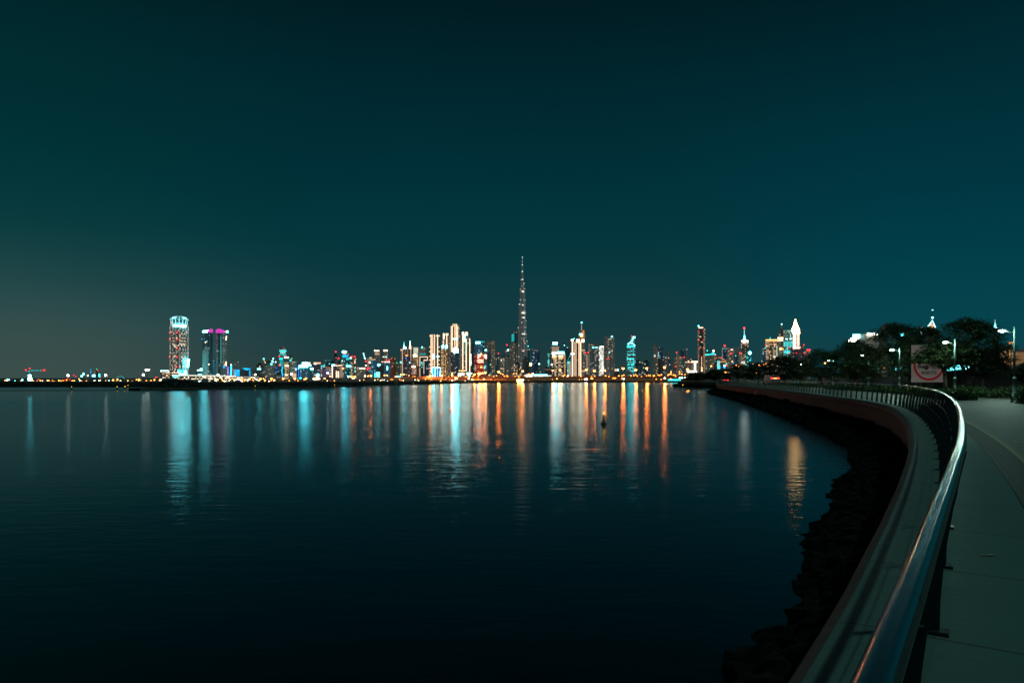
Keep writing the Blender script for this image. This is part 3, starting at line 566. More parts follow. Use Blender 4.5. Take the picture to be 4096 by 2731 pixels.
tower(5, 615, 710, 1040, 2500, 'dk2', 'roof_sign_tower', 'dark tower with a glowing white roof sign above the gold block', [('s', 638, 686, 1014, 1038, 'W', 16, 'roof_sign'), ('r', 625, 705, 1060, 1125, 6, 4, 'w', .7, 'window_group')], plant=False)
tower(5, 622, 774, 1140, 1900, 'bd', 'gold_block', 'broad gold lit block with draped golden light panels',
      [('s', 628, 700, 1122, 1140, 'w', 5, 'roof_light'), ('s', 688, 762, 1118, 1142, 'W', 6, 'roof_light'), ('s', 630, 656, 1138, 1150, 'W', 5, 'roof_light'), ('s', 630, 675, 1160, 1172, 'w', 3.5, 'gold_panel'), ('s', 630, 675, 1172, 1192, 'G', 1.2, 'gold_panel'), ('s', 700, 750, 1160, 1172, 'w', 3.5, 'gold_panel'), ('s', 700, 750, 1172, 1194, 'G', 1.2, 'gold_panel'),
       ('s', 765, 774, 1142, 1384, 'G', 3), ('b', 630, 762, 1195, 1384, 'wm', 'lower_floors'), ('d', 624, 1260, 8, 'N', 5, 'wall_light')], cat='building', plant=False)
tower(5, 764, 842, 1085, 2600, 'dk', 'pointed_glass_tower', 'dark pointed glass tower right of the gold block', [('p', [(764, 1090), (766, 1045), (784, 1020), (800, 1060), (830, 1090)], 'dk', 'roof'), ('d', 764, 1048, 5, 'W', 5, 'lamp')], plant=False)
tower(5, 776, 840, 1205, 1950, 'tl', 'curved_glass_block', 'teal glass block with a curved light line between gold block and gold twins', [('l', [(778, 1300), (786, 1250), (806, 1200), (822, 1165), (830, 1130)], 2.2, 'T', .5, 'curved_line'), ('d', 808, 1238, 7, 'T', 4, 'window_light'), ('r', 796, 836, 1230, 1380, 3, 11, 'N', .7, 'window_group')], cat='building', plant=False)
tower(5, 835, 952, 1010, 1850, 'si', 'gold_twin_tower', 'dark tower striped by thick gold white lines under two small lit caps',
      [('s', 844, 862, 990, 1386, 'w', 8), ('s', 874, 884, 1012, 1386, 'w', 4), ('s', 889, 897, 1012, 1386, 'w', 4), ('s', 919, 931, 1012, 1386, 'w', 6), ('s', 936, 950, 1012, 1390, 'w', 7), ('s', 890, 935, 1008, 1020, 'w', 6, 'cornice_light'), ('s', 838, 862, 982, 998, 'w', 5, 'roof_box'), ('s', 895, 932, 984, 1004, 'w', 5, 'roof_box'), ('s', 838, 868, 1134, 1146, 'N', 7, 'wall_light'), ('d', 871, 975, 6, 'T', 4, 'roof_lamp')], plant=False)
tower(5, 925, 990, 882, 2500, 'be', 'mast_tower', 'beige tower with a tall thin mast and gold lit top floors',
      [('m', 953, 797, 884, 5, 'N', .35), ('d', 953, 798, 8, 'W', 7), ('s', 928, 962, 921, 935, 'W', 8, 'roof_sign'), ('s', 940, 966, 937, 958, 'G', 3, 'crown_light'), ('s', 964, 980, 884, 960, 'O', .9, 'crown_light'), ('s', 952, 980, 984, 1012, 'w', 5, 'wall_light'), ('s', 948, 990, 1098, 1110, 'w', 2.5, 'balcony_light'), ('s', 950, 992, 1324, 1338, 'w', 2.5, 'balcony_light'), ('s', 938, 958, 884, 918, 'w', .3)], plant=False)
tower(5, 988, 1030, 1135, 2600, 'nv', 'twin_beacon_block', 'narrow dark block with two red beacons on its roof', [('d', 997, 1132, 9, 'R', 6), ('d', 1026, 1127, 9, 'R', 6), ('r', 1000, 1024, 1150, 1370, 2, 12, 'w', .6, 'window_group')], plant=False)
tower(5, 1028, 1144, 1028, 2200, 'bd', 'grey_slab_tower', 'wide grey slab tower with two white lamps under its roof', [('s', 1071, 1090, 1066, 1077, 'W', 6, 'roof_lamp'), ('s', 1111, 1124, 1067, 1077, 'W', 6, 'roof_lamp'), ('b', 1040, 1135, 1060, None, 'gr', 'recessed_face'), ('s', 1028, 1038, 1034, 1370, 'N', .12, 'lit_face')], plant=False)
tower(5, 1144, 1202, 1056, 2400, 'wh', 'white_lit_block', 'block with a bright white patchwork facade', [('s', 1158, 1200, 1058, 1066, 'N', 3, 'window_band'), ('r', 1148, 1200, 1070, 1370, 3, 26, 'N', .8, 'window_group'), ('d', 1190, 1302, 10, 'N', 6, 'wall_light'), ('d', 1190, 1344, 8, 'R', 4, 'wall_light')], plant=False)
tower(5, 1196, 1314, 985, 2250, 'gr2', 'stepped_grey_tower', 'stepped grey tower with a white lamp on its right corner', [('b', 1210, 1312, 948, 1010, 'gr2', 'upper_step'), ('d', 1287, 952, 8, 'W', 7, 'roof_lamp'), ('d', 1258, 1125, 7, 'W', 3, 'window_light'), ('s', 1228, 1240, 1200, 1370, 'N', .25), ('s', 1248, 1256, 1200, 1370, 'N', .25), ('d', 1234, 1198, 6, 'R', 4), ('d', 1254, 1198, 6, 'R', 4), ('b', 1240, 1272, 975, None, 'gr')], plant=False)
tower(5, 1312, 1366, 1318, 2000, 'si', 'small_lit_block', 'small low block with warm white windows left of the slanted top tower', [('r', 1316, 1364, 1306, 1334, 4, 2, 'w', 2.2, 'window_row'), ('s', 1348, 1362, 1308, 1330, 'W', 2, 'window_light')], cat='building', plant=False)

# ---- right half
tower(6, 186, 318, 500, 1900, 'tl2', 'slant_top_tower', 'tower with teal window dashes and a slanted top lined with white lamps',
      [('p', [(232, 505), (250, 380), (268, 368), (316, 380), (300, 505)], 'bd', 'slanted_top'), ('d', 260, 369, 9, 'R', 4)] + [('d', x, y, 11, 'W', 9, 'roof_lamp') for x, y in ((291, 386), (280, 410), (268, 440), (240, 470), (213, 490), (310, 388), (303, 512), (270, 484))]
      + [('s', 188, 225, 515, 550, 'T', 2, 'window_band'), ('s', 230, 305, 520, 542, 'T', 1.6, 'window_band'), ('s', 196, 292, 718, 730, 'T', 2.2, 'window_band'), ('s', 200, 285, 855, 866, 'T', 1.8, 'window_band'), ('s', 198, 230, 806, 822, 'T', 1.6, 'window_band'), ('s', 250, 300, 800, 822, 'T', 1.4, 'window_band'),
         ('s', 190, 316, 650, 662, 'T', .9, 'window_band'), ('s', 190, 312, 605, 614, 'T', .9, 'window_band'), ('s', 260, 305, 910, 922, 'T', 1.6, 'window_band'), ('s', 190, 300, 766, 778, 'T', .8, 'window_band')], plant=False)
tower(6, 610, 672, 520, 2400, 'be', 'horn_tower', 'beige tower whose curved top rises to a horn on the left', [('s', 612, 636, 664, 694, 'w', 1.2, 'wall_light'), ('s', 612, 634, 660, 672, 'T', 1.2, 'wall_light')],
      poly=[(610, None), (610, 508), (622, 503), (640, 525), (658, 548), (672, 590), (676, None)])
tower(6, 668, 752, 540, 2600, 'nv', 'dark_slab_tower', 'dark tower between the horn tower and the slanted grey tower', [('b', 672, 762, 712, None, 'si', 'lower_block'), ('s', 676, 716, 708, 716, 'T', .5, 'roof_edge')], plant=False)
tower(6, 764, 850, 610, 2500, 'gr', 'slanted_tower', 'grey tower with a steeply slanted top facing right', [('d', 842, 715, 7, 'R', 4)], poly=[(780, None), (780, 690), (812, 640), (844, 600), (850, None)])
tower(6, 758, 790, 660, 2700, 'nv', 'dark_slab_tower', 'narrow dark slanted tower behind the steep slanted grey tower', [], poly=[(758, None), (760, 690), (790, 640), (812, 612), (812, None)])
tower(6, 896, 966, 712, 2500, 'bd', 'curved_shoulder_tower', 'beige tower with a rounded left shoulder', [('d', 952, 845, 9, 'R', 5), ('b', 936, 960, 860, None, 'nv')], poly=[(896, None), (904, 770), (925, 725), (945, 708), (966, 706), (966, None)])
tower(6, 960, 1028, 640, 2400, 'be', 'horn_tower', 'beige tower with a red beacon on its pointed left top', [('d', 967, 623, 10, 'R', 6)], poly=[(962, None), (962, 636), (975, 632), (998, 665), (1024, 700), (1028, None)])
tower(6, 1026, 1092, 582, 2600, 'nv', 'dark_slab_tower', 'dark block tower with two red beacons halfway up', [('d', 1024, 703, 10, 'R', 5), ('d', 1083, 703, 10, 'R', 5), ('b', 1030, 1086, 715, None, 'gr', 'lower_block')], plant=False)
tower(6, 1090, 1140, 600, 2700, 'gr', 'slanted_tower', 'grey tower with a pointed right top behind the dark block tower', [], poly=[(1090, None), (1092, 620), (1110, 575), (1134, 540), (1140, None)])
tower(6, 1138, 1192, 700, 2800, 'gr', 'rounded_block', 'pale grey tower with rounded stepped top', [], poly=[(1138, None), (1140, 700), (1155, 682), (1168, 690), (1180, 725), (1195, 745), (1195, None)])
tower(6, 1096, 1300, 785, 2000, 'bd', 'hotel_block', 'wide low hotel with a warm roof line and a tall stack of white signs',
      [('s', 1200, 1296, 762, 782, 'w', 4, 'roof_light'), ('s', 1096, 1200, 772, 782, 'w', 1.2, 'roof_light'), ('r', 1238, 1272, 786, 908, 1, 4, 'N', 9, 'vertical_sign'), ('d', 1152, 762, 8, 'w', 4, 'roof_lamp'), ('d', 1176, 782, 7, 'R', 4), ('r', 1128, 1282, 906, 942, 8, 1, 'N', 9, 'shop_light'), ('s', 1140, 1250, 915, 930, 'w', 5, 'shop_light')], cat='hotel', plant=False)
tower(6, 1298, 1412, 240, 2100, 'be', 'frame_tower', 'tall slim tower with pale side walls, red lamps and dark middle',
      [('b', 1322, 1384, 262, None, 'si', 'dark_middle'), ('s', 1310, 1382, 228, 246, 'w', 2, 'crown_light'), ('d', 1310, 209, 10, 'W', 8, 'roof_lamp'), ('b', 1300, 1392, 248, 288, 'nv', 'top_floor'), ('s', 1326, 1350, 374, 384, 'w', 2, 'window_light'), ('s', 1350, 1376, 456, 468, 'w', 1.2, 'window_light'), ('s', 1328, 1350, 540, 550, 'w', 1, 'window_light'), ('r', 1350, 1366, 690, 930, 1, 14, 'w', 1.6, 'window_column'),
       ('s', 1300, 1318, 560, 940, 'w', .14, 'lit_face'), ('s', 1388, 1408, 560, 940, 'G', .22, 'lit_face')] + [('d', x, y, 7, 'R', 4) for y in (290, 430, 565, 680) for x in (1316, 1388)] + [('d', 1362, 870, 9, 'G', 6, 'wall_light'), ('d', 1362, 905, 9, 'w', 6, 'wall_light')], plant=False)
tower(6, 1404, 1482, 668, 2300, 'gr', 'teal_roof_block', 'left of two blocks with teal roof lamps', [('r', 1404, 1482, 646, 672, 5, 1, 'T', 3, 'roof_lamps'), ('d', 1446, 596, 9, 'T', 3, 'roof_lamp'), ('b', 1430, 1466, 615, 650, 'gr', 'roof_house')], plant=False)
tower(6, 1484, 1582, 660, 2300, 'bd', 'teal_roof_block', 'right of two blocks with teal roof lamps, topped by a warm lamp', [('r', 1486, 1580, 642, 664, 6, 1, 'T', 2.6, 'roof_lamps'), ('d', 1545, 600, 14, 'w', 6, 'roof_lamp'), ('b', 1510, 1560, 615, 650, 'dk', 'roof_house'), ('r', 1515, 1560, 618, 640, 3, 1, 'T', 2, 'roof_lamps'), ('d', 1578, 668, 8, 'R', 4)], plant=False)
tower(6, 1556, 1752, 775, 1800, 'si', 'roller_coaster_hall', 'hall with an orange lit wavy roof rail and cyan light pillars',
      [('l', [(1552, 742), (1570, 722), (1610, 705), (1650, 706), (1680, 732), (1710, 748), (1750, 748)], 5, 'O', .7, 'wavy_rail'), ('s', 1606, 1624, 752, 890, 'W', 5), ('s', 1632, 1646, 756, 890, 'W', 4), ('s', 1650, 1745, 764, 778, 'G', .8, 'roof_edge'), ('s', 1620, 1650, 840, 870, 'C', 3, 'wall_light'), ('d', 1717, 833, 12, 'W', 6, 'wall_light'), ('d', 1716, 858, 12, 'C', 4, 'wall_light'), ('d', 1753, 830, 12, 'R', 6), ('d', 1747, 803, 9, 'g', 3, 'wall_light'), ('d', 1670, 702, 9, 'R', 5), ('s', 1560, 1600, 762, 772, 'g', .5, 'roof_edge')], cat='building', plant=False)
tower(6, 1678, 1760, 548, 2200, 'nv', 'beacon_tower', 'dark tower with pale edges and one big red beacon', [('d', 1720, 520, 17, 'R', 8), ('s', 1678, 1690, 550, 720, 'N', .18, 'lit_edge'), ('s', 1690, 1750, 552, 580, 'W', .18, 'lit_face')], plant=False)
tower(6, 1758, 1868, 552, 2400, 'gr2', 'grey_slab_tower', 'pale grey slab tower with a warm window near its top', [('s', 1816, 1846, 576, 588, 'w', 3, 'window_light'), ('d', 1820, 638, 12, 'R', 6), ('s', 1828, 1848, 755, 780, 'G', 2, 'wall_light'), ('d', 1862, 790, 8, 'B', 3, 'wall_light')], plant=False)
tower(6, 1890, 1942, 546, 2700, 'gr2', 'grey_slab_tower', 'distant pale grey slab tower left of the white spire tower', [], plant=False)
tower(6, 1936, 1982, 645, 2300, 'gr2', 'grey_slab_tower', 'low grey tower with a red beacon beside the white spire tower', [('d', 1960, 634, 13, 'R', 6)], plant=False)
tower(6, 1862, 1942, 700, 2100, 'dk', 'dark_domed_block', 'dark block with a pointed dome in front of the grey towers', [], poly=[(1864, None), (1866, 700), (1880, 655), (1898, 635), (1918, 655), (1934, 700), (1940, None)])
tower(6, 1975, 2092, 475, 2300, 'wm', 'white_spire_tower', 'tower with a glowing white pyramid, banded mast and a red tip',
      [('b', 1980, 2090, 436, 476, 'be', 'crown'), ('s', 1982, 2090, 438, 458, 'w', 6, 'crown_light'), ('s', 2010, 2042, 455, 480, 'w', 5, 'crown_light'), ('s', 2076, 2090, 440, 478, 'w', 3, 'crown_light'), ('y', 2030, 24, 332, 440, 'W', 7, 'spire'), ('m', 2028, 250, 340, 6, 'W', 1.2), ('d', 2025, 243, 18, 'R', 9), ('r', 1982, 2040, 760, 810, 4, 4, 'N', 1.4, 'window_group')], plant=False)
tower(6, 2050, 2136, 612, 2100, 'tl', 'ball_lamp_block', 'dark block with a bright cyan white ball lamp on its roof', [('d', 2115, 633, 24, 'W', 14, 'roof_lamp'), ('s', 2105, 2130, 742, 756, 'T', 2, 'window_light'), ('s', 2060, 2090, 712, 720, 'T', 1.2, 'window_light')], plant=False)
tower(7, 960, 1026, 580, 2500, 'gr2', 'frame_block', 'grey portal shaped block left of the warm roofed block', [('b', 972, 1018, 600, None, 'nv', 'recessed_face'), ('d', 1010, 577, 6, 'T', 3)], plant=False)
tower(7, 1015, 1205, 475, 2000, 'wm', 'warm_roof_tower', 'broad block with an orange lit roof band beside the sail tower', [('s', 1016, 1180, 460, 480, 'G', 1.8, 'roof_band'), ('r', 1018, 1180, 480, 500, 14, 1, 'G', .8, 'roof_band'), ('m', 1077, 424, 460, 9, 'T', .8), ('r', 1158, 1176, 545, 690, 2, 12, 'L', 1, 'window_column'), ('s', 1100, 1112, 480, 720, 'G', .35), ('d', 1016, 542, 8, 'R', 4), ('s', 1118, 1148, 685, 698, 'N', 4, 'wall_light'), ('s', 1116, 1146, 600, 690, 'w', .3, 'lit_face'), ('s', 1120, 1165, 524, 532, 'w', 1.4, 'window_row')], plant=False)
tower(7, 1180, 1256, 440, 1900, 'bd', 'sail_tower', 'tower with a curved sail shaped pale roof and thin spike',
      [('p', [(1180, 445), (1190, 390), (1208, 330), (1222, 280), (1230, 255), (1236, 285), (1252, 345), (1254, 445)], 'be', 'sail_roof'), ('p', [(1214, 400), (1212, 320), (1226, 290), (1238, 330), (1250, 360), (1252, 440), (1240, 430)], 'hz', 'sail_face'), ('m', 1232, 256, 330, 4, 'N', 1.5), ('d', 1232, 257, 7, 'W', 6), ('s', 1178, 1254, 434, 448, 'w', 4, 'ledge_light'), ('r', 1180, 1252, 455, 485, 6, 2, 'w', 3.5, 'ledge_light'), ('d', 1219, 588, 13, 'G', 7, 'wall_light'), ('d', 1248, 590, 8, 'O', 5, 'wall_light')], plant=False)
tower(7, 1254, 1384, 336, 2000, 'tl', 'teal_glass_tower', 'teal glass tower with lit triangles under a flat roof',
      [('p', [(1300, 338), (1366, 338), (1334, 384)], ('T', .45), 'lit_triangle'), ('p', [(1258, 338), (1288, 338), (1256, 378)], ('T', .25), 'lit_triangle'), ('s', 1284, 1312, 450, 460, 'W', 4, 'window_light'), ('s', 1338, 1376, 448, 460, 'W', 3, 'window_light'), ('r', 1256, 1382, 488, 560, 6, 6, 'T', 1.2, 'window_group'), ('r', 1256, 1345, 605, 650, 5, 4, 'T', 1.6, 'window_group'), ('d', 1334, 573, 8, 'R', 4), ('d', 1334, 648, 8, 'R', 4)], plant=False)
tower(7, 1380, 1476, 385, 1900, 'si', 'gold_spire_tower', 'tower with a blazing gold white pointed spire above stacked lit floors',
      [('p', [(1382, 388), (1366, 325), (1384, 295), (1398, 245), (1410, 205), (1413, 188), (1421, 188), (1426, 215), (1440, 255), (1455, 290), (1470, 325), (1476, 388)], ('G', 22), 'spire')]
      + [('s', 1388, 1424, y, y + 12, 'w', 5, 'window_band') for y in range(396, 560, 19)] + [('s', 1444, 1468, y, y + 12, 'w', 4, 'window_band') for y in range(396, 560, 19)], plant=False)
tower(7, 1368, 1536, 590, 1850, 'pu', 'sloped_roof_block', 'lower block with a bright sloped roof at the foot of the gold spire', [('p', [(1368, 590), (1384, 562), (1440, 552), (1532, 540), (1534, 588)], 'hz', 'sloped_roof'), ('s', 1384, 1480, 560, 584, 'w', 4, 'roof_light'), ('d', 1530, 535, 9, 'R', 5), ('d', 1535, 645, 8, 'R', 5), ('d', 1432, 645, 8, 'R', 4), ('y', 1408, 12, 620, 690, 'w', 3, 'small_spire')], plant=False)
tower(7, 1540, 1616, 620, 2200, 'gr2', 'beacon_block', 'small grey tower with a bright pair of red beacons right of the gold spire', [('d', 1580, 602, 13, 'R', 9), ('d', 1606, 603, 13, 'R', 9)], plant=False)

# ---- behind the trees on the right
tower(8, 120, 405, 455, 420, 'gr2', 'stepped_white_building', 'pale building with stepped bright white terraces and a glowing roof sign behind the trees',
      [('s', 50, 145, 457, 500, 'W', 9, 'roof_sign'), ('p', [(-30, 600), (-20, 560), (60, 530), (92, 530), (92, 560)], ('N', 7), 'terrace_light'), ('s', 22, 120, 506, 528, 'N', 8, 'terrace_light'), ('s', -10, 96, 532, 556, 'N', 8, 'terrace_light'), ('b', -40, 130, 520, None, 'si', 'stepped_wing'),
       ('s', 246, 262, 442, 468, 'N', 7, 'downlight'), ('s', 274, 290, 442, 468, 'N', 7, 'downlight'), ('s', 300, 316, 442, 468, 'N', 7, 'downlight'), ('s', 328, 344, 442, 468, 'N', 7, 'downlight'), ('d', 376, 464, 9, 'N', 7, 'wall_lamp')], cat='building', plant=False)
tower(8, 428, 508, 385, 520, 'hz', 'ornate_tower', 'beige ornate tower top rising behind the trees', [('b', 458, 506, 330, 390, 'hz', 'upper_step'), ('p', [(460, 330), (482, 308), (504, 330)], 'hz', 'roof'), ('b', 440, 490, 352, None, 'hz', 'middle_step')], cat='tower', plant=False)
tower(8, 660, 860, 600, 450, 'si', 'stepped_light_building', 'dark building with a descending stair of white lights seen through the leaves',
      [('s', 680, 748, 446, 480, 'W', 6, 'terrace_light'), ('s', 715, 772, 494, 514, 'w', 6, 'terrace_light'), ('s', 748, 806, 520, 536, 'w', 5, 'terrace_light'), ('s', 796, 842, 546, 568, 'N', 6, 'terrace_light'), ('d', 750, 432, 9, 'R', 4), ('b', 680, 760, 482, None, 'si', 'upper_step'), ('b', 750, 810, 536, None, 'si', 'middle_step')], cat='building', plant=False)
tower(8, 1040, 1170, 378, 700, 'hz', 'lit_gable_tower', 'tower with a triangular crown edged in white lights and a thin mast',
      [('p', [(1042, 378), (1122, 272), (1166, 378)], 'wm', 'gable'), ('l', [(1042, 378), (1122, 272), (1164, 378)], 5, 'W', 4, 'gable_edge'), ('l', [(1070, 368), (1112, 312), (1135, 312), (1150, 372)], 3, 'w', 2, 'gable_light'), ('s', 1085, 1128, 335, 340, 'w', 2.5, 'window_row'), ('s', 1080, 1130, 350, 356, 'w', 2.5, 'window_row'), ('s', 1074, 1136, 366, 372, 'G', 2, 'window_row'), ('m', 1122, 134, 275, 4), ('d', 1122, 238, 12, 'W', 6, 'mast_lamp'), ('s', 1112, 1134, 131, 139, 'W', 2.4, 'mast_lamp')], cat='tower', plant=False)
tower(8, 955, 992, 350, 800, 'hz', 'lamp_column_tower', 'thin tower marked by a column of pale lamps behind the left big tree', [('r', 964, 984, 355, 480, 1, 7, 'L', 2, 'lamp_column'), ('m', 972, 270, 352, 2)], cat='tower', plant=False)
tower(8, 1935, 1992, 376, 900, 'si', 'small_spire_tower', 'dark tower topped by a small bright white spire above the right big tree', [('p', [(1941, 376), (1948, 352), (1958, 325), (1964, 312), (1972, 325), (1984, 376)], ('W', 7), 'spire'), ('m', 1963, 260, 320, 5, 'L', .8), ('d', 2000, 376, 6, 'R', 4)], cat='tower', plant=False)
tower(8, 2025, 2205, 600, 420, 'hz', 'orange_outlined_building', 'building edged with orange light pillars at the right edge behind the last lamp',
      [('s', 2034, 2046, 708, 868, 'G', 3), ('s', 2094, 2108, 598, 868, 'G', 3), ('s', 2150, 2168, 580, 866, 'G', 3.5), ('s', 2190, 2200, 690, 860, 'G', 2), ('s', 2130, 2205, 570, 580, 'O', 1.6, 'roof_edge'), ('s', 2040, 2060, 728, 740, 'w', 2, 'balcony_light'), ('s', 2040, 2060, 810, 820, 'w', 2, 'balcony_light'), ('s', 2205, 2235, 728, 740, 'W', 4, 'wall_light'), ('s', 2205, 2232, 756, 768, 'W', 3, 'wall_light'), ('s', 2095, 2125, 604, 616, 'C', 2, 'wall_light'), ('s', 1985, 2028, 862, 880, 'N', 5, 'wall_light')], cat='building', plant=False)
tower(8, 2200, 2420, 690, 480, 'hz', 'hazy_block', 'hazy orange brown block at the right edge beyond the last lamp', [('p', [(2205, 690), (2260, 668), (2352, 652), (2420, 652), (2420, 690)], 'hz', 'roof'), ('r', 2215, 2410, 700, 860, 8, 6, 'G', .25, 'window_group')], cat='building', plant=False)
tower(8, 540, 815, 905, 260, 'si', 'lit_showroom', 'low showroom with a glaring cyan white front left of the speed sign', [('p', [(585, 965), (600, 918), (700, 902), (790, 902), (796, 955), (700, 965)], ('W', 7), 'shop_light'), ('s', 390, 416, 910, 935, 'T', 3, 'wall_light'), ('d', 468, 918, 16, 'O', 6, 'wall_lamp')], cat='building', plant=False, depth=8)
tower(8, 1280, 1800, 872, 262, 'si', 'lit_showroom', 'long showroom with cyan white windows right of the speed sign', [('s', 1290, 1345, 898, 942, 'W', 6, 'shop_light'), ('s', 1358, 1420, 905, 940, 'W', 5, 'shop_light'), ('s', 1400, 1515, 862, 930, 'W', 6, 'shop_light'), ('p', [(1555, 930), (1600, 886), (1650, 886), (1652, 930)], ('W', 6), 'shop_light'), ('s', 1660, 1745, 884, 926, 'W', 7, 'shop_light'), ('s', 1762, 1786, 884, 925, 'C', 2, 'shop_light'), ('d', 1650, 868, 10, 'w', 7, 'wall_lamp')], cat='building', plant=False, depth=8)

# ---- low blocks that fill the gaps of the skyline, too alike to tell apart
rb = random.Random(77)
for i in range(58):
    if i < 16: px = rb.uniform(1010, 1560)
    elif i < 36: px = rb.uniform(1560, 2560)
    else: px = rb.uniform(2500, 3150)
    w_ = rb.uniform(16, 34); top = 1506 - rb.uniform(14, 62) * (1 if i % 3 else 1.35)
    tower(0, px - w_ / 2, px + w_ / 2, top, rb.uniform(2700, 3600), rb.choice(['dk2', 'bd', 'gr', 'si', 'dk2', 'wm', 'nv']), 'city_block', 'dim low city block with scattered lit windows deep in the skyline', [], cat='building', group='dim city blocks deep in the skyline')

# ---- the needle tower, three stepped wings round a core
def needle():
    Y = 4600.0; k = Y / F; s = ZM[5][2] * k
    cx = (pt(5, 301, 0)[0] - HX) * k
    root = thing('needle_tower', 'very tall stepped needle tower rising far above the whole skyline', 'skyscraper', (cx, Y, GROUND))
    def hz(y): return CAMZ - (pt(5, 0, y)[1] - HY) * k - GROUND
    def ex(x): return x * s
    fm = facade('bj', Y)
    right = [(69, 1262), (61, 1110), (56, 1005), (47, 930), (43, 782), (37, 690), (33, 553), (29, 430), (21, 368), (13, 272)]
    left = [(75, 1320), (61, 1180), (53, 1060), (50, 858), (38, 600), (24, 432), (18, 332), (11, 240)]
    front = [(70, 1270), (60, 1116), (52, 930), (42, 690), (34, 612), (26, 460), (18, 330), (9, 190)]
    core = MB()
    core.lathe([(ex(20), 0), (ex(19), hz(700)), (ex(15), hz(470)), (ex(10), hz(340)), (ex(7), hz(240)), (ex(5), hz(160)), (ex(3.4), hz(148))], 10)
    core.build('core', fm, root)
    sp = MB(); sp.lathe([(ex(3.4), hz(150)), (ex(2.6), hz(120)), (ex(1.2), hz(75))], 6); sp.build('spire', emis('N', .28), root)
    tp = MB(); tp.ball((0, 0, hz(80)), ex(4), 6, 4); tp.build('beacon', emis('W', 3), root)
    for nm, lst, ang in (('wing', right, 20), ('wing', left, 162), ('wing', front, 282)):
        a = math.radians(ang); ca, sa = math.cos(a), math.sin(a)
        cosx = abs(ca) if nm == 'wing' and ang != 282 else 1.0
        m = MB()
        for i, (e, yt) in enumerate(lst):
            R = ex(e) / (cosx if ang != 282 else 1.15); hw = ex(17) * (1 - .012 * i) if e > 20 else ex(e * .8)
            poly = [(0, -hw), (R - hw * .6, -hw), (R - hw * .15, -hw * .6), (R, 0), (R - hw * .15, hw * .6), (R - hw * .6, hw), (0, hw)]
            poly = [(x * ca - y * sa, x * sa + y * ca) for x, y in poly]
            m.column(poly, 0, hz(yt))
        m.build('wing', fm, root)
        # lit terraces on every setback
        for i, (e, yt) in enumerate(lst[:-1]):
            R = ex(e) / (cosx if ang != 282 else 1.15); R2 = ex(lst[i + 1][0]) / (cosx if ang != 282 else 1.15)
            q = MB(); hw = ex(9) if e > 20 else ex(e * .4)
            mid = (R + R2) / 2
            pl = [(R2 + 1, -hw), (R - 1.5, -hw * .8), (R - 1.5, hw * .8), (R2 + 1, hw)]
            q.column([(x * ca - y * sa, x * sa + y * ca) for x, y in pl], hz(yt) - 1, hz(yt) + 5)
            q.build('terrace_light', emis('w' if i % 2 else 'N', 1.7 if ang == 282 else 1.0), root)
    for y, x, hw, fr in ((698, 10, 20, 36), (745, 12, 13, 36), (926, 14, 18, 44), (462, 7, 11, 22), (165, 0, 4, 5), (238, -1, 5, 15)):
        q = MB(); q.box(ex(x - hw), ex(x + hw), -ex(fr) - 2, -ex(fr) + 6, hz(y + 4), hz(y - 4))
        q.build('light_band', emis('N', 1.6), root)
needle()
# ------------------------------------------------------------------ water, ground, banks
def sheet(name, poly, z, mat, skirt=None):
    m = MB(); n = len(poly)
    m.add([(x, y, z) for x, y in poly], [tuple(range(n))])
    if skirt is not None:
        vs = [(x, y, z) for x, y in poly] + [(x, y, skirt) for x, y in poly]
        m.add(vs, [(i, i + n, (i + 1) % n + n, (i + 1) % n) for i in range(n)])
    o = m.build(name, mat)
    return tag(o, kind='structure')

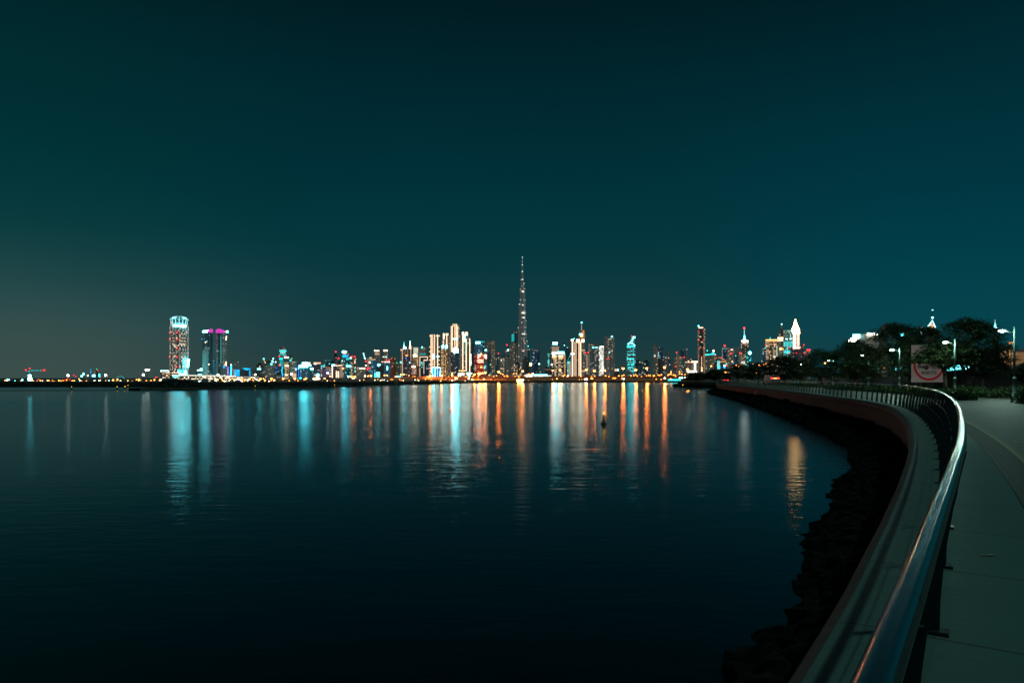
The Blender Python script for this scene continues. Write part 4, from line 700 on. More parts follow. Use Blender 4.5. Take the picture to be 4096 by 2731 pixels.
def water_mat():
    m, nt, b = newmat('creek_water')
    L = nt.links.new
    nt.nodes.remove(b)
    tc = N(nt, 'ShaderNodeTexCoord')
    def noise(sx, sy, det, rough=.5):
        mp = N(nt, 'ShaderNodeMapping'); mp.inputs['Scale'].default_value = (sx, sy, 1)
        L(tc.outputs['Object'], mp.inputs[0])
        n = N(nt, 'ShaderNodeTexNoise'); n.inputs['Scale'].default_value = 1; n.inputs['Detail'].default_value = det; n.inputs['Roughness'].default_value = rough
        L(mp.outputs[0], n.inputs['Vector']); return n.outputs['Fac']
    gl = N(nt, 'ShaderNodeBsdfGlossy') if hasattr(bpy.types, 'ShaderNodeBsdfGlossy') else N(nt, 'ShaderNodeBsdfAnisotropic')
    gl.distribution = 'BECKMANN'
    gl.inputs['Color'].default_value = (.80, .95, 1, 1)
    # wind lanes: calmer and rougher bands across the creek
    lanes = noise(.006, .045, 3)
    rg = N(nt, 'ShaderNodeMapRange'); rg.inputs[1].default_value = .35; rg.inputs[2].default_value = .68; rg.inputs[3].default_value = .172; rg.inputs[4].default_value = .222
    L(lanes, rg.inputs[0])
    so = N(nt, 'ShaderNodeSeparateXYZ'); L(tc.outputs['Object'], so.inputs[0])
    nr = N(nt, 'ShaderNodeMapRange'); nr.inputs[1].default_value = 16; nr.inputs[2].default_value = 75; nr.inputs[3].default_value = .62; nr.inputs[4].default_value = 1
    L(so.outputs[1], nr.inputs[0]); L(MATH(nt, 'MULTIPLY', rg.outputs[0], nr.outputs[0]), gl.inputs['Roughness'])
    # wave crests run across the creek, so slopes are mostly along it
    gl.inputs['Anisotropy'].default_value = .32
    tn = N(nt, 'ShaderNodeCombineXYZ'); tn.inputs[1].default_value = 1.0; L(tn.outputs[0], gl.inputs['Tangent'])
    h = MATH(nt, 'ADD', MATH(nt, 'MULTIPLY', noise(.45, 1.6, 3), .5), MATH(nt, 'MULTIPLY', noise(2.2, 5.5, 3), .16))
    # ripples show most some way out and die away on the sheltered water far from the wall
    so = N(nt, 'ShaderNodeSeparateXYZ'); L(tc.outputs['Object'], so.inputs[0])
    fd = N(nt, 'ShaderNodeMapRange'); fd.inputs[1].default_value = 25; fd.inputs[2].default_value = 110; fd.inputs[3].default_value = .46; fd.inputs[4].default_value = .035
    L(so.outputs[1], fd.inputs[0])
    fn = N(nt, 'ShaderNodeMapRange'); fn.inputs[1].default_value = 6; fn.inputs[2].default_value = 18; fn.inputs[3].default_value = .35; fn.inputs[4].default_value = 1
    L(so.outputs[1], fn.inputs[0])
    bp = N(nt, 'ShaderNodeBump'); bp.inputs['Distance'].default_value = .10; L(MATH(nt, 'MULTIPLY', fd.outputs[0], fn.outputs[0]), bp.inputs['Strength'])
    L(h, bp.inputs['Height']); L(bp.outputs[0], gl.inputs['Normal'])
    df = N(nt, 'ShaderNodeBsdfDiffuse'); df.inputs[0].default_value = (.0003, .003, .004, 1)
    fr = N(nt, 'ShaderNodeFresnel'); fr.inputs['IOR'].default_value = 1.33
    mx = N(nt, 'ShaderNodeMixShader'); L(fr.outputs[0], mx.inputs[0]); L(df.outputs[0], mx.inputs[1]); L(gl.outputs[0], mx.inputs[2])
    L(mx.outputs[0], nt.nodes['Material Output'].inputs[0])
    return m
M['water'] = water_mat()
sheet('water', [(-9000, -300), (9000, -300), (9000, 9000), (-9000, 9000)], WATER, M['water'])

def shore(px, py):                    # a waterline point of the survey
    Y = (CAMZ - WATER) * F / (py - HY)
    return ((px - HX) / F * Y, Y)
A = [shore(x, y) for x, y in ((-420, 1546.5), (0, 1547), (250, 1547), (515, 1547), (650, 1547))]
B = [shore(x, y) for x, y in ((515, 1561), (560, 1561.5), (640, 1559), (700, 1557.5), (800, 1556), (900, 1555), (1080, 1552), (1300, 1547.5), (1450, 1543), (1580, 1540), (1700, 1536), (1800, 1533.5), (1980, 1531), (2200, 1530), (2450, 1529.5), (2690, 1529), (2950, 1528.5))]
sheet('ground', [(-12000, 380), (-350, 380), (-230, 372), (-160, 380), (-120, 420), (-60, 560), (0, 690), (400, 730), (1500, 560), (12000, 500), (12000, 20000), (-12000, 20000)], GROUND, M['citygr'], WATER - 2)
sheet('left_shore', A + [(-100, 330), (-100, 430), (-1500, 430)], -1.8, M['bank'], WATER - 1)
sheet('peninsula_shore', B + [(700, 820), (-40, 800), (-160, 500), (-150, 330)], -1.75, M['bank'], WATER - 1)
sheet('sandbar', [shore(-300, 1563.2), shore(300, 1562.6), shore(515, 1561.2), shore(515, 1560), shore(200, 1561.6), shore(-300, 1562.2)], WATER + .10, M['bank'], WATER - .3)

# mangrove thickets on the banks: one uncountable mass each
def thicket(name, label, pts, seed):
    rnd = random.Random(seed); m = MB()
    for (x, y, z0, r, h) in pts:
        n = int(30 + 22 * min(3, r))
        for k in range(n):
            a = rnd.random() * 6.283; q = math.sqrt(rnd.random())
            hh = h * math.sqrt(max(0, 1 - q * q)) * (.35 + .65 * rnd.random())
            c = Vector((x + r * q * math.cos(a), y + r * .7 * q * math.sin(a), z0 + hh))
            s = .16 + .22 * rnd.random() + .05 * h
            u = Vector((rnd.uniform(-1, 1), rnd.uniform(-1, 1), rnd.uniform(-.6, .6))).normalized() * s
            v = Vector((rnd.uniform(-1, 1), rnd.uniform(-1, 1), rnd.uniform(.2, 1))).normalized() * s * .6
            m.add([c - u, c + v, c + u, c - v], [(0, 1, 2, 3)])
        b = []
        # woody dark mound inside
        m.ball((x, y, z0 + h * .12), r * .9, 8, 4, sz=h / max(r, .1) * .72, sy=.7)
    o = m.build(name, M['mangrove'])
    return tag(o, label, 'mangrove', kind='stuff')
rnd = random.Random(3)
pa = []
for i in range(150):
    px = -60 + 760 * i / 150 + rnd.uniform(-4, 4); Y = rnd.uniform(318, 345)
    top = 1527 - 4 * math.sin(i * .09) * rnd.random() - (1.5 if rnd.random() < .3 else 0)
    h = (HY - top) * Y / F + CAMZ + 1.8
    pa.append(((px - HX) / F * Y, Y, -1.8, rnd.uniform(1.6, 2.8), max(.7, h) * rnd.uniform(.85, 1.1)))
thicket('mangrove_thicket', 'low black mangrove thicket along the far left bank', pa, 5)
pb = []
def interp(tab, x):
    for (x0, y0), (x1, y1) in zip(tab, tab[1:]):
        if x0 <= x <= x1: return y0 + (y1 - y0) * (x - x0) / (x1 - x0)
    return tab[-1][1] if x > tab[-1][0] else tab[0][1]
topl = [(515, 1552), (600, 1549), (630, 1542), (655, 1526), (680, 1515), (715, 1511.5), (745, 1515), (770, 1525), (800, 1531), (860, 1533), (900, 1531), (980, 1529), (1010, 1527), (1060, 1529), (1200, 1531), (1300, 1527), (1340, 1527), (1400, 1530), (1460, 1529), (1480, 1533), (1540, 1530), (1600, 1532), (1700, 1528), (1800, 1526), (1830, 1529), (1900, 1527), (2000, 1526), (2100, 1526), (2350, 1525.5), (2700, 1526), (2960, 1526)]
for i in range(520):
    px = 560 + 2350 * (i / 520) ** 1.0 + rnd.uniform(-5, 5)
    base = interp([(shore_x, shore_y) for shore_x, shore_y in ((515, 1561), (700, 1557.5), (900, 1555), (1080, 1552), (1300, 1547.5), (1450, 1543), (1580, 1540), (1800, 1533.5), (1980, 1531), (2200, 1530), (2690, 1529), (2960, 1528.5))], px)
    Y0 = (CAMZ - WATER) * F / (base - HY); Y = Y0 + rnd.uniform(2.5, 12)
    top = interp(topl, px) + rnd.uniform(-1.5, 2.0)
    h = (HY - top) * Y / F + CAMZ + 1.75
    if h < .25: continue
    pb.append(((px - HX) / F * Y, Y, -1.75, rnd.uniform(1.5, 2.6) * (1 + Y / 900), h))
thicket('mangrove_thicket', 'black mangrove thicket along the peninsula in front of the city lights', pb, 6)

# causeway with an orange lit parapet
def causeway():
    m = MB()
    P = [(1480, 700, 1509), (1620, 745, 1507), (1800, 775, 1505.5), (2100, 790, 1504.5), (2400, 790, 1503.5), (2600, 785, 1503), (2725, 770, 1504.5)]
    pts = [((x - HX) / F * Y, Y, CAMZ - (t - HY) / F * Y) for x, Y, t in P]
    for (x0, y0, z0), (x1, y1, z1) in zip(pts, pts[1:]):
        m.add([(x0, y0, z0 - 2.4), (x1, y1, z1 - 2.4), (x1, y1, z1), (x0, y0, z0), (x0, y0 + 14, z0 - 2.4), (x1, y1 + 14, z1 - 2.4), (x1, y1 + 14, z1), (x0, y0 + 14, z0)],
              [(0, 1, 2, 3), (3, 2, 6, 7), (5, 4, 7, 6), (0, 4, 5, 1)])
    o = m.build('causeway', M['parapet']); tag(o, kind='structure')
    e = MB()
    for (x0, y0, z0), (x1, y1, z1) in zip(pts, pts[1:]):
        e.add([(x0, y0 - 46, -1.65), (x1, y1 - 46, -1.65), (x1, y1 + .4, z1 - 2.2), (x0, y0 + .4, z0 - 2.2)], [(0, 1, 2, 3)])
    o = e.build('embankment', M['embank']); tag(o, kind='structure')
    return pts
M['embank'] = plain('embankment_earth', (.26, .16, .09), .95, 0, .6, .12)
CW = causeway()

# ------------------------------------------------------------------ far lamps
def far_lamp(z, x, y, Y, r, col, st, name, label, group, pole=True, foot=None):
    p = world(z, x, y, Y); k = Y / F
    zb = GROUND if foot is None else foot
    root = thing(name, label, 'street lamp' if 'lamp' in name else 'light', (p.x, p.y, zb), group)
    q = MB(); q.ball((0, 0, p.z - zb), r * k * .8, 8, 5, sz=.9); q.build('lamp_globe', emis(col, st), root)
    if pole and col == 'O':
        q = MB(); q.lathe([(r * k * 1.5, -.02), (r * k * 1.55, .0), (r * k * 1.1, r * k * .7), (r * k * .3, r * k * .95)], 10, (0, 0, p.z - zb)); q.build('halo_hood', emis('O', 1.1), root)  # hood glows by itself, standing in for the orange halo round the lamp
    if pole:
        q = MB(); q.lathe([(.16 + .02 * k, 0), (.1 + .02 * k, p.z - zb - r * k * .6)], 6); q.build('pole', M['steel_dark'], root)
    return root
def sodium(o, p, Y, e, col=(1, .20, .03)):
    pl = bpy.data.lights.new('bulb', 'POINT'); pl.energy = e; pl.color = col; pl.shadow_soft_size = .9
    po = bpy.data.objects.new('bulb', pl); COL.objects.link(po); po.parent = o; po.location = (0, -2.2, p.z - o.location.z - .3)
g = 'tall orange lamps along the causeway'
lb = 'tall orange street lamp on a thin pole glowing above the causeway'
for z, x, y, Y, r in ((5, 40, 1338, 720, 4.4), (5, 305, 1332, 720, 4.2), (5, 637, 1325, 730, 3.8), (5, 717, 1318, 730, 3.8), (5, 1003, 1315, 730, 4.4), (5, 1092, 1327, 730, 4.4), (5, 1208, 1325, 730, 4.0), (5, 1410, 1302, 720, 4.6), (5, 1550, 1318, 720, 4.4),
                      (6, 498, 872, 700, 4.6), (6, 776, 857, 680, 4.8), (6, 1135, 885, 700, 4.2), (4, 1712, 1118, 760, 3.6), (4, 1795, 1100, 760, 6.5), (4, 1853, 1095, 760, 3.4), (4, 1905, 1085, 760, 4.6), (4, 2147, 1070, 760, 4.4), (4, 905, 1145, 760, 4.4), (4, 1115, 1138, 760, 4.4), (4, 1305, 1095, 800, 3.2), (4, 1305, 1135, 760, 3.6)):
    o = far_lamp(z, x, y, Y, r, 'O', 60, 'street_lamp', lb, g)
    sodium(o, world(z, x, y, Y), Y, 1450 * r)
g = 'orange lamps along the left city road'; lb = 'orange street lamp among the city lights left of the outlined towers'
for z, x, y, Y, r in ((4, 82, 1130, 800, 2.8), (4, 128, 1130, 800, 2.8), (4, 382, 1118, 800, 3.0), (4, 428, 1115, 800, 3.2), (3, 1610, 797, 780, 3.8), (3, 1663, 797, 780, 4), (3, 1890, 782, 780, 2.8), (3, 1940, 780, 780, 3.8), (3, 440, 830, 700, 4), (3, 240, 830, 700, 3.6), (3, 640, 830, 700, 4), (3, 830, 825, 700, 3.6), (3, 50, 832, 700, 4), (2, 1975, 1260, 700, 3.6),
                      (3, 232, 868, 640, 4), (3, 125, 862, 640, 3), (3, 285, 852, 640, 3.4), (3, 805, 838, 640, 3.2), (3, 1150, 825, 700, 3), (3, 1240, 785, 760, 2.6), (3, 1110, 878, 600, 3), (3, 1162, 880, 600, 2.8)):
    o = far_lamp(z, x, y, Y, r, 'O', 40, 'street_lamp', lb, g)
    if r > 3.5: sodium(o, world(z, x, y, Y), Y, 900 * r)
g = 'white lamps on tall poles before the mall and blocks'; lb = 'warm white street lamp on a tall pole before the low city blocks'
for z, x, y, Y, r in ((2, 1250, 1188, 900, 3.8), (2, 1885, 1188, 900, 3.8), (3, 582, 752, 900, 3.8), (3, 1203, 735, 900, 3.8), (3, 1840, 785, 900, 3), (3, 1555, 797, 900, 3), (1, 915, 1012, 700, 5), (1, 1420, 1010, 700, 5), (1, 1925, 1005, 700, 5)):
    far_lamp(z, x, y, Y, r, 'N', 22, 'street_lamp', lb, g)
# floodlight masts at the far left
for n, (x, y, lab) in enumerate(((405, 1018, 'tall floodlight mast with three stacked cyan white lamps at far left'), (1980, 938, 'tall floodlight mast with a wide white head left of the flared tower'))):
    p = world(1, x, y, 720); root = thing('floodlight_mast', lab, 'floodlight', (p.x, p.y, GROUND))
    k = 720 / F
    q = MB(); q.lathe([(.35, 0), (.2, p.z - GROUND)], 6); q.build('pole', M['steel_dark'], root)
    if n == 0:
        for yy, r in ((1018, 4.5), (1055, 6), (1090, 6)):
            z_ = world(1, x, yy, 720).z - GROUND
            q = MB(); q.ball((0, -.5, z_), r * k, 8, 5, sx=1.3); q.build('lamp_head', emis('W', 45), root)
    else:
        q = MB(); q.prism([(-8 * k, 1.2 * k + p.z - GROUND), (-4.5 * k, p.z - GROUND - 3 * k), (4.5 * k, p.z - GROUND - 3 * k), (8 * k, p.z - GROUND + 1.2 * k)], -.6, .6)
        q.build('lamp_head', emis('N', 18), root)
# low lights by the water
g = 'small orange lamps low along the causeway'; lb = 'small orange lamp low along the causeway in the middle distance'
for z, x, y in [(5, *p) for p in ((62, 1357), (87, 1365), (207, 1358), (235, 1357), (372, 1363), (402, 1360), (795, 1388), (1097, 1385), (1217, 1383), (1363, 1380), (1527, 1380), (1565, 1383), (945, 1388), (765, 1375), (680, 1415), (1072, 1412), (1060, 1411), (1300, 1408), (1312, 1408), (367, 1437), (105, 1386), (137, 1388), (262, 1398))] + \
        [(6, *p) for p in ((60, 990), (108, 992), (137, 978), (293, 987), (325, 972), (348, 992), (497, 990), (527, 985), (553, 985), (603, 987), (617, 985), (677, 978), (703, 980), (730, 970), (830, 980), (845, 965), (876, 945), (878, 925), (878, 965), (915, 977), (940, 978), (1012, 925), (1012, 955), (1047, 962), (1097, 972), (1142, 970), (8, 1025))] + \
        [(4, *p) for p in ((1975, 1130), (2185, 1097), (2222, 1115), (2110, 1138), (2255, 1147), (2300, 1150), (1780, 1150), (1675, 1152), (1550, 1160), (1350, 1165), (1376, 1163), (2055, 1152), (2300, 1140))]:
    far_lamp(z, x, y, 735 if y > 900 else 735, 2.3, 'O', 18, 'lamp', lb, g, pole=False if pt(z, x, y)[1] > 1512 else True)
g = 'white lights low on the far bank'; lb = 'small white light low on the far bank in the middle distance'
for z, x, y, r in ((5, 1415, 1416, 2.6), (5, 1008, 1420, 3), (5, 310, 1430, 2.6), (6, 133, 1035, 3), (6, 780, 1028, 3), (5, 420, 1359, 1.6), (5, 990, 1422, 2), (4, 1550, 1247, 2), (5, 800, 1386, 2)):
    far_lamp(z, x, y, 650, r, 'N', 30, 'lamp', lb, g, pole=False)
g = 'row of white lamps at the right end of the causeway'; lb = 'small cool white lamp in the row at the right end of the causeway'
for x, y in ((1635, 185), (1672, 183), (1700, 182), (1760, 180), (1800, 178), (1832, 177), (1868, 175), (1930, 176)):
    far_lamp(10, x, y, 500, 2.2, 'L', 22, 'lamp', lb, g)
# scattered traffic and yard lights along the left shore
rn = random.Random(21)
g = 'scattered small lights along the left shore road'
for i in range(105):
    px = rn.choice([rn.uniform(790, 1080), rn.uniform(860, 1020), rn.uniform(1060, 1560), rn.uniform(1500, 1950)])
    lo = interp([(780, 1529), (1000, 1527), (1300, 1526), (1600, 1526), (1950, 1522)], px)
    y = lo - abs(rn.gauss(0, 5.5)) - (0 if px > 1100 else rn.uniform(0, 8))
    c = rn.choice('OOONwwNOL')
    lab = {'O': 'small orange light by the left shore road', 'N': 'small white light by the left shore road', 'w': 'small warm light by the left shore road', 'L': 'small greenish white light by the left shore road'}[c]
    far_lamp(0, px, y, rn.uniform(560, 700) if px > 1100 else 520, rn.uniform(1.2, 2.2), c, rn.choice((12, 16, 24)), 'lamp', lab, g, pole=False)
g = 'scattered small lights on the far left shore'
for x, y, c, r in ((455, 1093, 'O', 4), (640, 1080, 'G', 2.2), (725, 1092, 'O', 3.6), (820, 1090, 'O', 3.6), (500, 1090, 'w', 2.6), (570, 1095, 'w', 2.2), (610, 1095, 'O', 2.2), (770, 1094, 'w', 2.2), (1100, 1088, 'O', 2.2), (1160, 1090, 'O', 3.4), (1075, 1082, 'L', 2), (1270, 1083, 'N', 2.2), (1220, 1090, 'w', 2), (1330, 1082, 'w', 2), (1465, 1082, 'W', 2.4), (1520, 1075, 'O', 3.6), (1580, 1068, 'O', 3), (1568, 1092, 'O', 3.6), (1620, 1085, 'w', 2.4), (1718, 1083, 'O', 2), (1835, 1070, 'O', 2.2), (1868, 1065, 'O', 3.4), (1870, 1090, 'O', 2.2), (1968, 1082, 'O', 1.8), (2030, 1078, 'O', 2), (2075, 1072, 'O', 3), (2150, 1075, 'O', 3.8), (2165, 1070, 'w', 2.6), (1180, 1012, 'N', 2), (905, 1060, 'R', 2.4), (940, 1066, 'R', 2), (870, 1074, 'R', 2), (515, 1066, 'R', 2), (2110, 1035, 'R', 2), (2090, 1040, 'R', 2), (1350, 1040, 'R', 1.6), (1062, 1060, 'O', 2), (300, 1072, 'W', 3), (200, 1088, 'W', 3), (60, 1096, 'W', 2)):
    lab = {'O': 'small orange light on the far left shore', 'w': 'small warm light on the far left shore', 'N': 'small white light on the far left shore', 'R': 'small red light on the far left shore', 'W': 'small cyan white light on the far left shore', 'L': 'small greenish light on the far left shore', 'G': 'small golden light on the far left shore'}[c]
    far_lamp(1, x, y, 620, r * 1.0, c, 16 if c != 'R' else 4, 'lamp', lab, g, pole=False)
g = 'scattered small lights on the far left shore'
for i in range(34):
    c = rn.choice('OOOOw')
    far_lamp(0, rn.uniform(0, 655), rn.uniform(1519.5, 1525.5), 620, rn.uniform(1.2, 2.4), c, rn.choice((10, 16, 22)), 'lamp', {'O': 'small orange light on the far left shore', 'w': 'small warm light on the far left shore'}[c], g, pole=False)
g = 'small orange lamps low along the causeway'
for i in range(46):
    far_lamp(0, rn.uniform(1560, 2710), rn.uniform(1501.5, 1506) if i % 3 else rn.uniform(1513, 1518), 732 if i % 3 else 690, rn.uniform(1.0, 1.9), 'O', rn.choice((10, 16)), 'lamp', 'small orange lamp low along the causeway in the middle distance', g, pole=False)
g = 'orange lamps behind the right hand trees'
for x, y, Y in ((285, 818, 620), (582, 832, 560), (625, 805, 560), (657, 818, 560), (852, 790, 540), (876, 822, 540), (910, 818, 540), (930, 803, 540), (950, 805, 540), (1018, 792, 540), (994, 800, 540), (1485, 757, 480), (1503, 757, 480), (895, 914, 420), (1815, 778, 420), (478, 898, 500), (2130, 778, 420)):
    far_lamp(7, x, y, Y, 3.0, 'O', 40, 'street_lamp', 'orange street lamp glowing between the right hand trees and towers', g)

# cyan light strip, lit kiosk boat, boards
p0 = world(10, 1370, 232, 600); p1 = world(10, 1660, 232, 600)
r_ = thing('light_wall', 'long low cyan light strip on the bank at the right end of the causeway', 'light strip', ((p0.x + p1.x) / 2, 600, -1.7))
q = MB(); q.box((p0.x - p1.x) / 2, (p1.x - p0.x) / 2, 0, .6, 0, p0.z + 1.7 - .5); q.build('wall', M['frame'], r_)
q = MB(); q.box((p0.x - p1.x) / 2, (p1.x - p0.x) / 2, -.15, .5, p0.z + 1.72 - .5, p0.z + 1.7 + .6); q.build('light_strip', emis('T', 3), r_)

def boat():
    c = world(5, 271, 1462, 600)
    r = thing('ferry_boat', 'small ferry boat with a blazing orange white cabin at the far bank', 'boat', (c.x, 588, WATER))
    q = MB()
    hull = [(-3.0, 0), (-3.4, .9), (3.4, .9), (3.0, 0)]
    q.prism(hull, -1.2, 1.2); q.build('hull', M['hull'], r)
    q = MB(); q.box(-2.3, 2.3, -1.05, 1.05, .92, 2.9); q.build('cabin', emis('O', 60), r)
    q = MB(); q.box(-2.6, 2.6, -1.3, 1.3, 2.92, 3.1); q.build('roof', M['hull'], r)
    for x in (-2.42, -.8, .8, 2.42):
        q = MB(); q.box(x - .07, x + .07, -1.18, -1.07, .92, 2.9); q.build('post', M['hull'], r)
boat()
for (z, x0, x1, y0, y1, lab) in ((3, 820, 856, 890, 950, 'white notice board on the bank under the bright white roof signs'), (2, 1150, 1216, 1296, 1362, 'dim square board on the bank below the twin towers'), (4, 288, 312, 1255, 1298, 'small pale board on the bank below the brown tower')):
    bx, by = pt(z, (x0 + x1) / 2, y1)
    Y = 240 if z == 2 else (300 if z == 3 else 370)
    a = world(z, x0, y0, Y); b_ = world(z, x1, y1, Y)
    r = thing('notice_board', lab, 'sign', ((a.x + b_.x) / 2, Y, -1.75))
    w = (b_.x - a.x) / 2
    q = MB(); q.box(-w, w, -.05, .05, b_.z + 1.75, a.z + 1.75); q.build('board', plain('board_paint', (.75, .6, .55) if z != 2 else (.12, .12, .11), .5), r)
    for s in (-.6, .6):
        q = MB(); q.box(w * s - .06, w * s + .06, .06, .16, 0, a.z + 1.6); q.build('post', M['steel_dark'], r)

# cranes
def crane(lab, z, Y, mast, jib, dots, foot):
    c = world(z, *mast, Y); k = Y / F * ZM[z][2]
    r = thing('construction_crane', lab, 'crane', (c.x, Y, GROUND))
    loc = lambda x, y: (world(z, x, y, Y) - Vector((c.x, Y, GROUND)))
    q = MB(); t = loc(*mast)
    w = 1.0
    for sx in (-w, w):
        for sy in (-w, w):
            q.tube([(sx, sy, 0), (sx, sy, t.z)], .14, 4)
    n = max(3, int(t.z / 5))
    for i in range(n):
        q.tube([(-w, -w, t.z * i / n), (w, -w, t.z * (i + 1) / n)], .1, 4); q.tube([(w, w, t.z * i / n), (-w, w, t.z * (i + 1) / n)], .1, 4)
    q.build('mast', M['frame'], r)
    q = MB(); P = [loc(*p) for p in jib]
    q.tube(P, .35, 4); q.tube([p + Vector((0, 0, 1.6)) for p in P], .15, 4); q.build('jib', M['frame'], r)
    for x, y, rr, col, s in dots:
        q = MB(); l = loc(x, y); q.ball((l.x, -1.0, l.z), rr * k, 6, 4); q.build('jib_light', emis(col, s), r)
crane('tower crane with a level jib dotted with lights and red ends at far left', 1, 1500, (400, 945), [(345, 942), (605, 945)],
      [(352, 940, 10, 'R', 4), (402, 920, 10, 'R', 3), (600, 941, 10, 'R', 4), (570, 946, 7, 'R', 2)] + [(x, 946 if x > 415 else 958, 5, 'T', 1.6) for x in (388, 400, 425, 445, 470, 495, 520, 548)], 1080)
crane('left crane with a steep boom of white lights over the concrete blocks', 3, 1950, (140, 590), [(140, 590), (95, 470)], [(107, 490, 11, 'W', 7), (118, 521, 7, 'G', 3), (130, 551, 7, 'G', 3)], 640)
crane('right crane with clustered white lights over the concrete blocks', 3, 1950, (300, 600), [(210, 545), (325, 545)], [(272, 485, 10, 'W', 6), (262, 510, 7, 'W', 4), (252, 534, 8, 'W', 6), (270, 545, 8, 'W', 6), (312, 546, 10, 'W', 5)], 640)
crane('crane with a steep line of white lights right of the two red beacons', 3, 1950, (1856, 640), [(1856, 620), (1806, 385)], [(1815, 403, 10, 'W', 5), (1825, 436, 9, 'W', 5), (1832, 468, 9, 'W', 5), (1842, 487, 10, 'W', 6), (1855, 533, 12, 'R', 5), (1855, 606, 12, 'w', 6)], 640)
crane('dark crane boom leaning over the roller coaster hall', 6, 1500, (1560, 880), [(1560, 880), (1620, 665)], [], 880)

# buoys
def buoy(px, py, lab, hpx=None, grp=None):
    x, Y = shore(px, py)
    r = thing('channel_buoy', lab, 'buoy', (x, Y, WATER), grp)
    q = MB(); q.lathe([(.16, -.12), (.285, -.05), (.295, .02), (.27, .075), (.18, .10)], 16); q.build('float', M['buoy_dark'], r, True)
    q = MB(); q.lathe([(.19, .09), (.165, .16), (.13, .38), (.085, .66), (.06, .88)], 14); q.build('cone', M['buoy'], r, True)
    q = MB(); q.ball((0, 0, .93), .062, 10, 6); q.build('lamp', emis('Y', 11), r)
    return r
buoy(2415, 1694, 'nearest dark cone buoy with a small amber lamp on the water')
b2 = buoy(2570, 1579, 'second dark buoy with an amber lamp right of the nearest cone buoy'); b2.scale = (1, 1, 1.1)
b3 = buoy(2730.5, 1554, 'small amber lamp buoy off the dark headland tip'); b3.scale = (1.3, 1.3, 1.5)
b4 = buoy(2668, 1544, 'amber lamp buoy just left of the headland near the causeway end'); b4.scale = (1.5, 1.5, 1.5)
for px, py in ((286, 1558), (469, 1558), (500, 1557), (1021, 1553.5), (1339, 1548), (1653, 1540), (512, 1549.5)):
    b_ = buoy(px, py, 'tiny orange lamp buoy close to the left bank', grp='tiny lamp buoys by the left bank'); b_.scale = (1.5, 1.5, 1.1)
# ------------------------------------------------------------------ the promenade: everything follows the handrail line
CP = [(-12.6, -17.5), (-7.3, -10.2), (-2.2, -2.9), (-.144, 0), (.467, .873), (1.59, 2.488), (2.846, 4.31), (3.816, 5.79), (4.825, 7.343), (6.54, 10.04), (8.77, 13.65), (10.7, 16.9), (13.94, 22.65), (17.3, 29), (21.1, 37),
      (24.4, 46), (26.6, 54), (30.0, 67), (34.9, 87), (39.6, 107), (46.5, 140), (53, 172), (58.2, 192), (60.2, 199), (63.5, 205), (69, 209), (77, 212), (90, 214)]
def catmull(cp, n=24):
    out = []
    for i in range(1, len(cp) - 2):
        p0, p1, p2, p3 = [Vector((*c, 0)) for c in cp[i - 1:i + 3]]
        for k in range(n):
            t = k / n
            out.append(.5 * ((2 * p1) + (p2 - p0) * t + (2 * p0 - 5 * p1 + 4 * p2 - p3) * t * t + (3 * p1 - p0 - 3 * p2 + p3) * t ** 3))
    return out
raw = catmull(CP)
cum = [0.0]
for a, b in zip(raw, raw[1:]): cum.append(cum[-1] + (b - a).length)
LEN = cum[-1]
def at(s):
    s = min(max(s, 0), LEN - 1e-4)
    lo, hi = 0, len(cum) - 1
    while hi - lo > 1:
        md = (lo + hi) // 2
        if cum[md] <= s: lo = md
        else: hi = md
    t = (s - cum[lo]) / (cum[hi] - cum[lo])
    return raw[lo].lerp(raw[hi], t)
def frame(s):
    a, b = at(s - .4), at(s + .4)
    t = (b - a).normalized()
    return at(s), t, Vector((t.y, -t.x, 0))       # point, tangent, inland normal
def off(s, o, z=0.0):
    p, t, n = frame(s)
    v = p + n * o
    return Vector((v.x, v.y, z))
def s_at_y(y):
    lo, hi = 0, LEN
    for _ in range(50):
        md = (lo + hi) / 2
        if at(md).y < y: lo = md
        else: hi = md
    return lo
ss = []
s = 0.0
S4 = s_at_y(3.95)
while s < LEN - .5:
    ss.append(s); s += .35 if s < S4 + 40 else .9
ss.append(LEN - .5)

def sweep(name, prof, mat, parent=None, smooth=True, s0=0, s1=1e9):
    m = MB(); uv = []
    S = [s for s in ss if s0 <= s <= s1]
    ln = [0.0]
    for (o0, z0), (o1, z1) in zip(prof, prof[1:]): ln.append(ln[-1] + math.hypot(o1 - o0, z1 - z0))
    n = len(prof)
    for s in S:
        for (o, z), l in zip(prof, ln):
            m.v.append(tuple(off(s, o, z))); uv.append((s, l))
    for i in range(len(S) - 1):
        for k in range(n - 1):
            m.f.append((i * n + k, i * n + k + 1, (i + 1) * n + k + 1, (i + 1) * n + k))
    m.uv = uv
    return m.build(name, mat, parent, smooth)

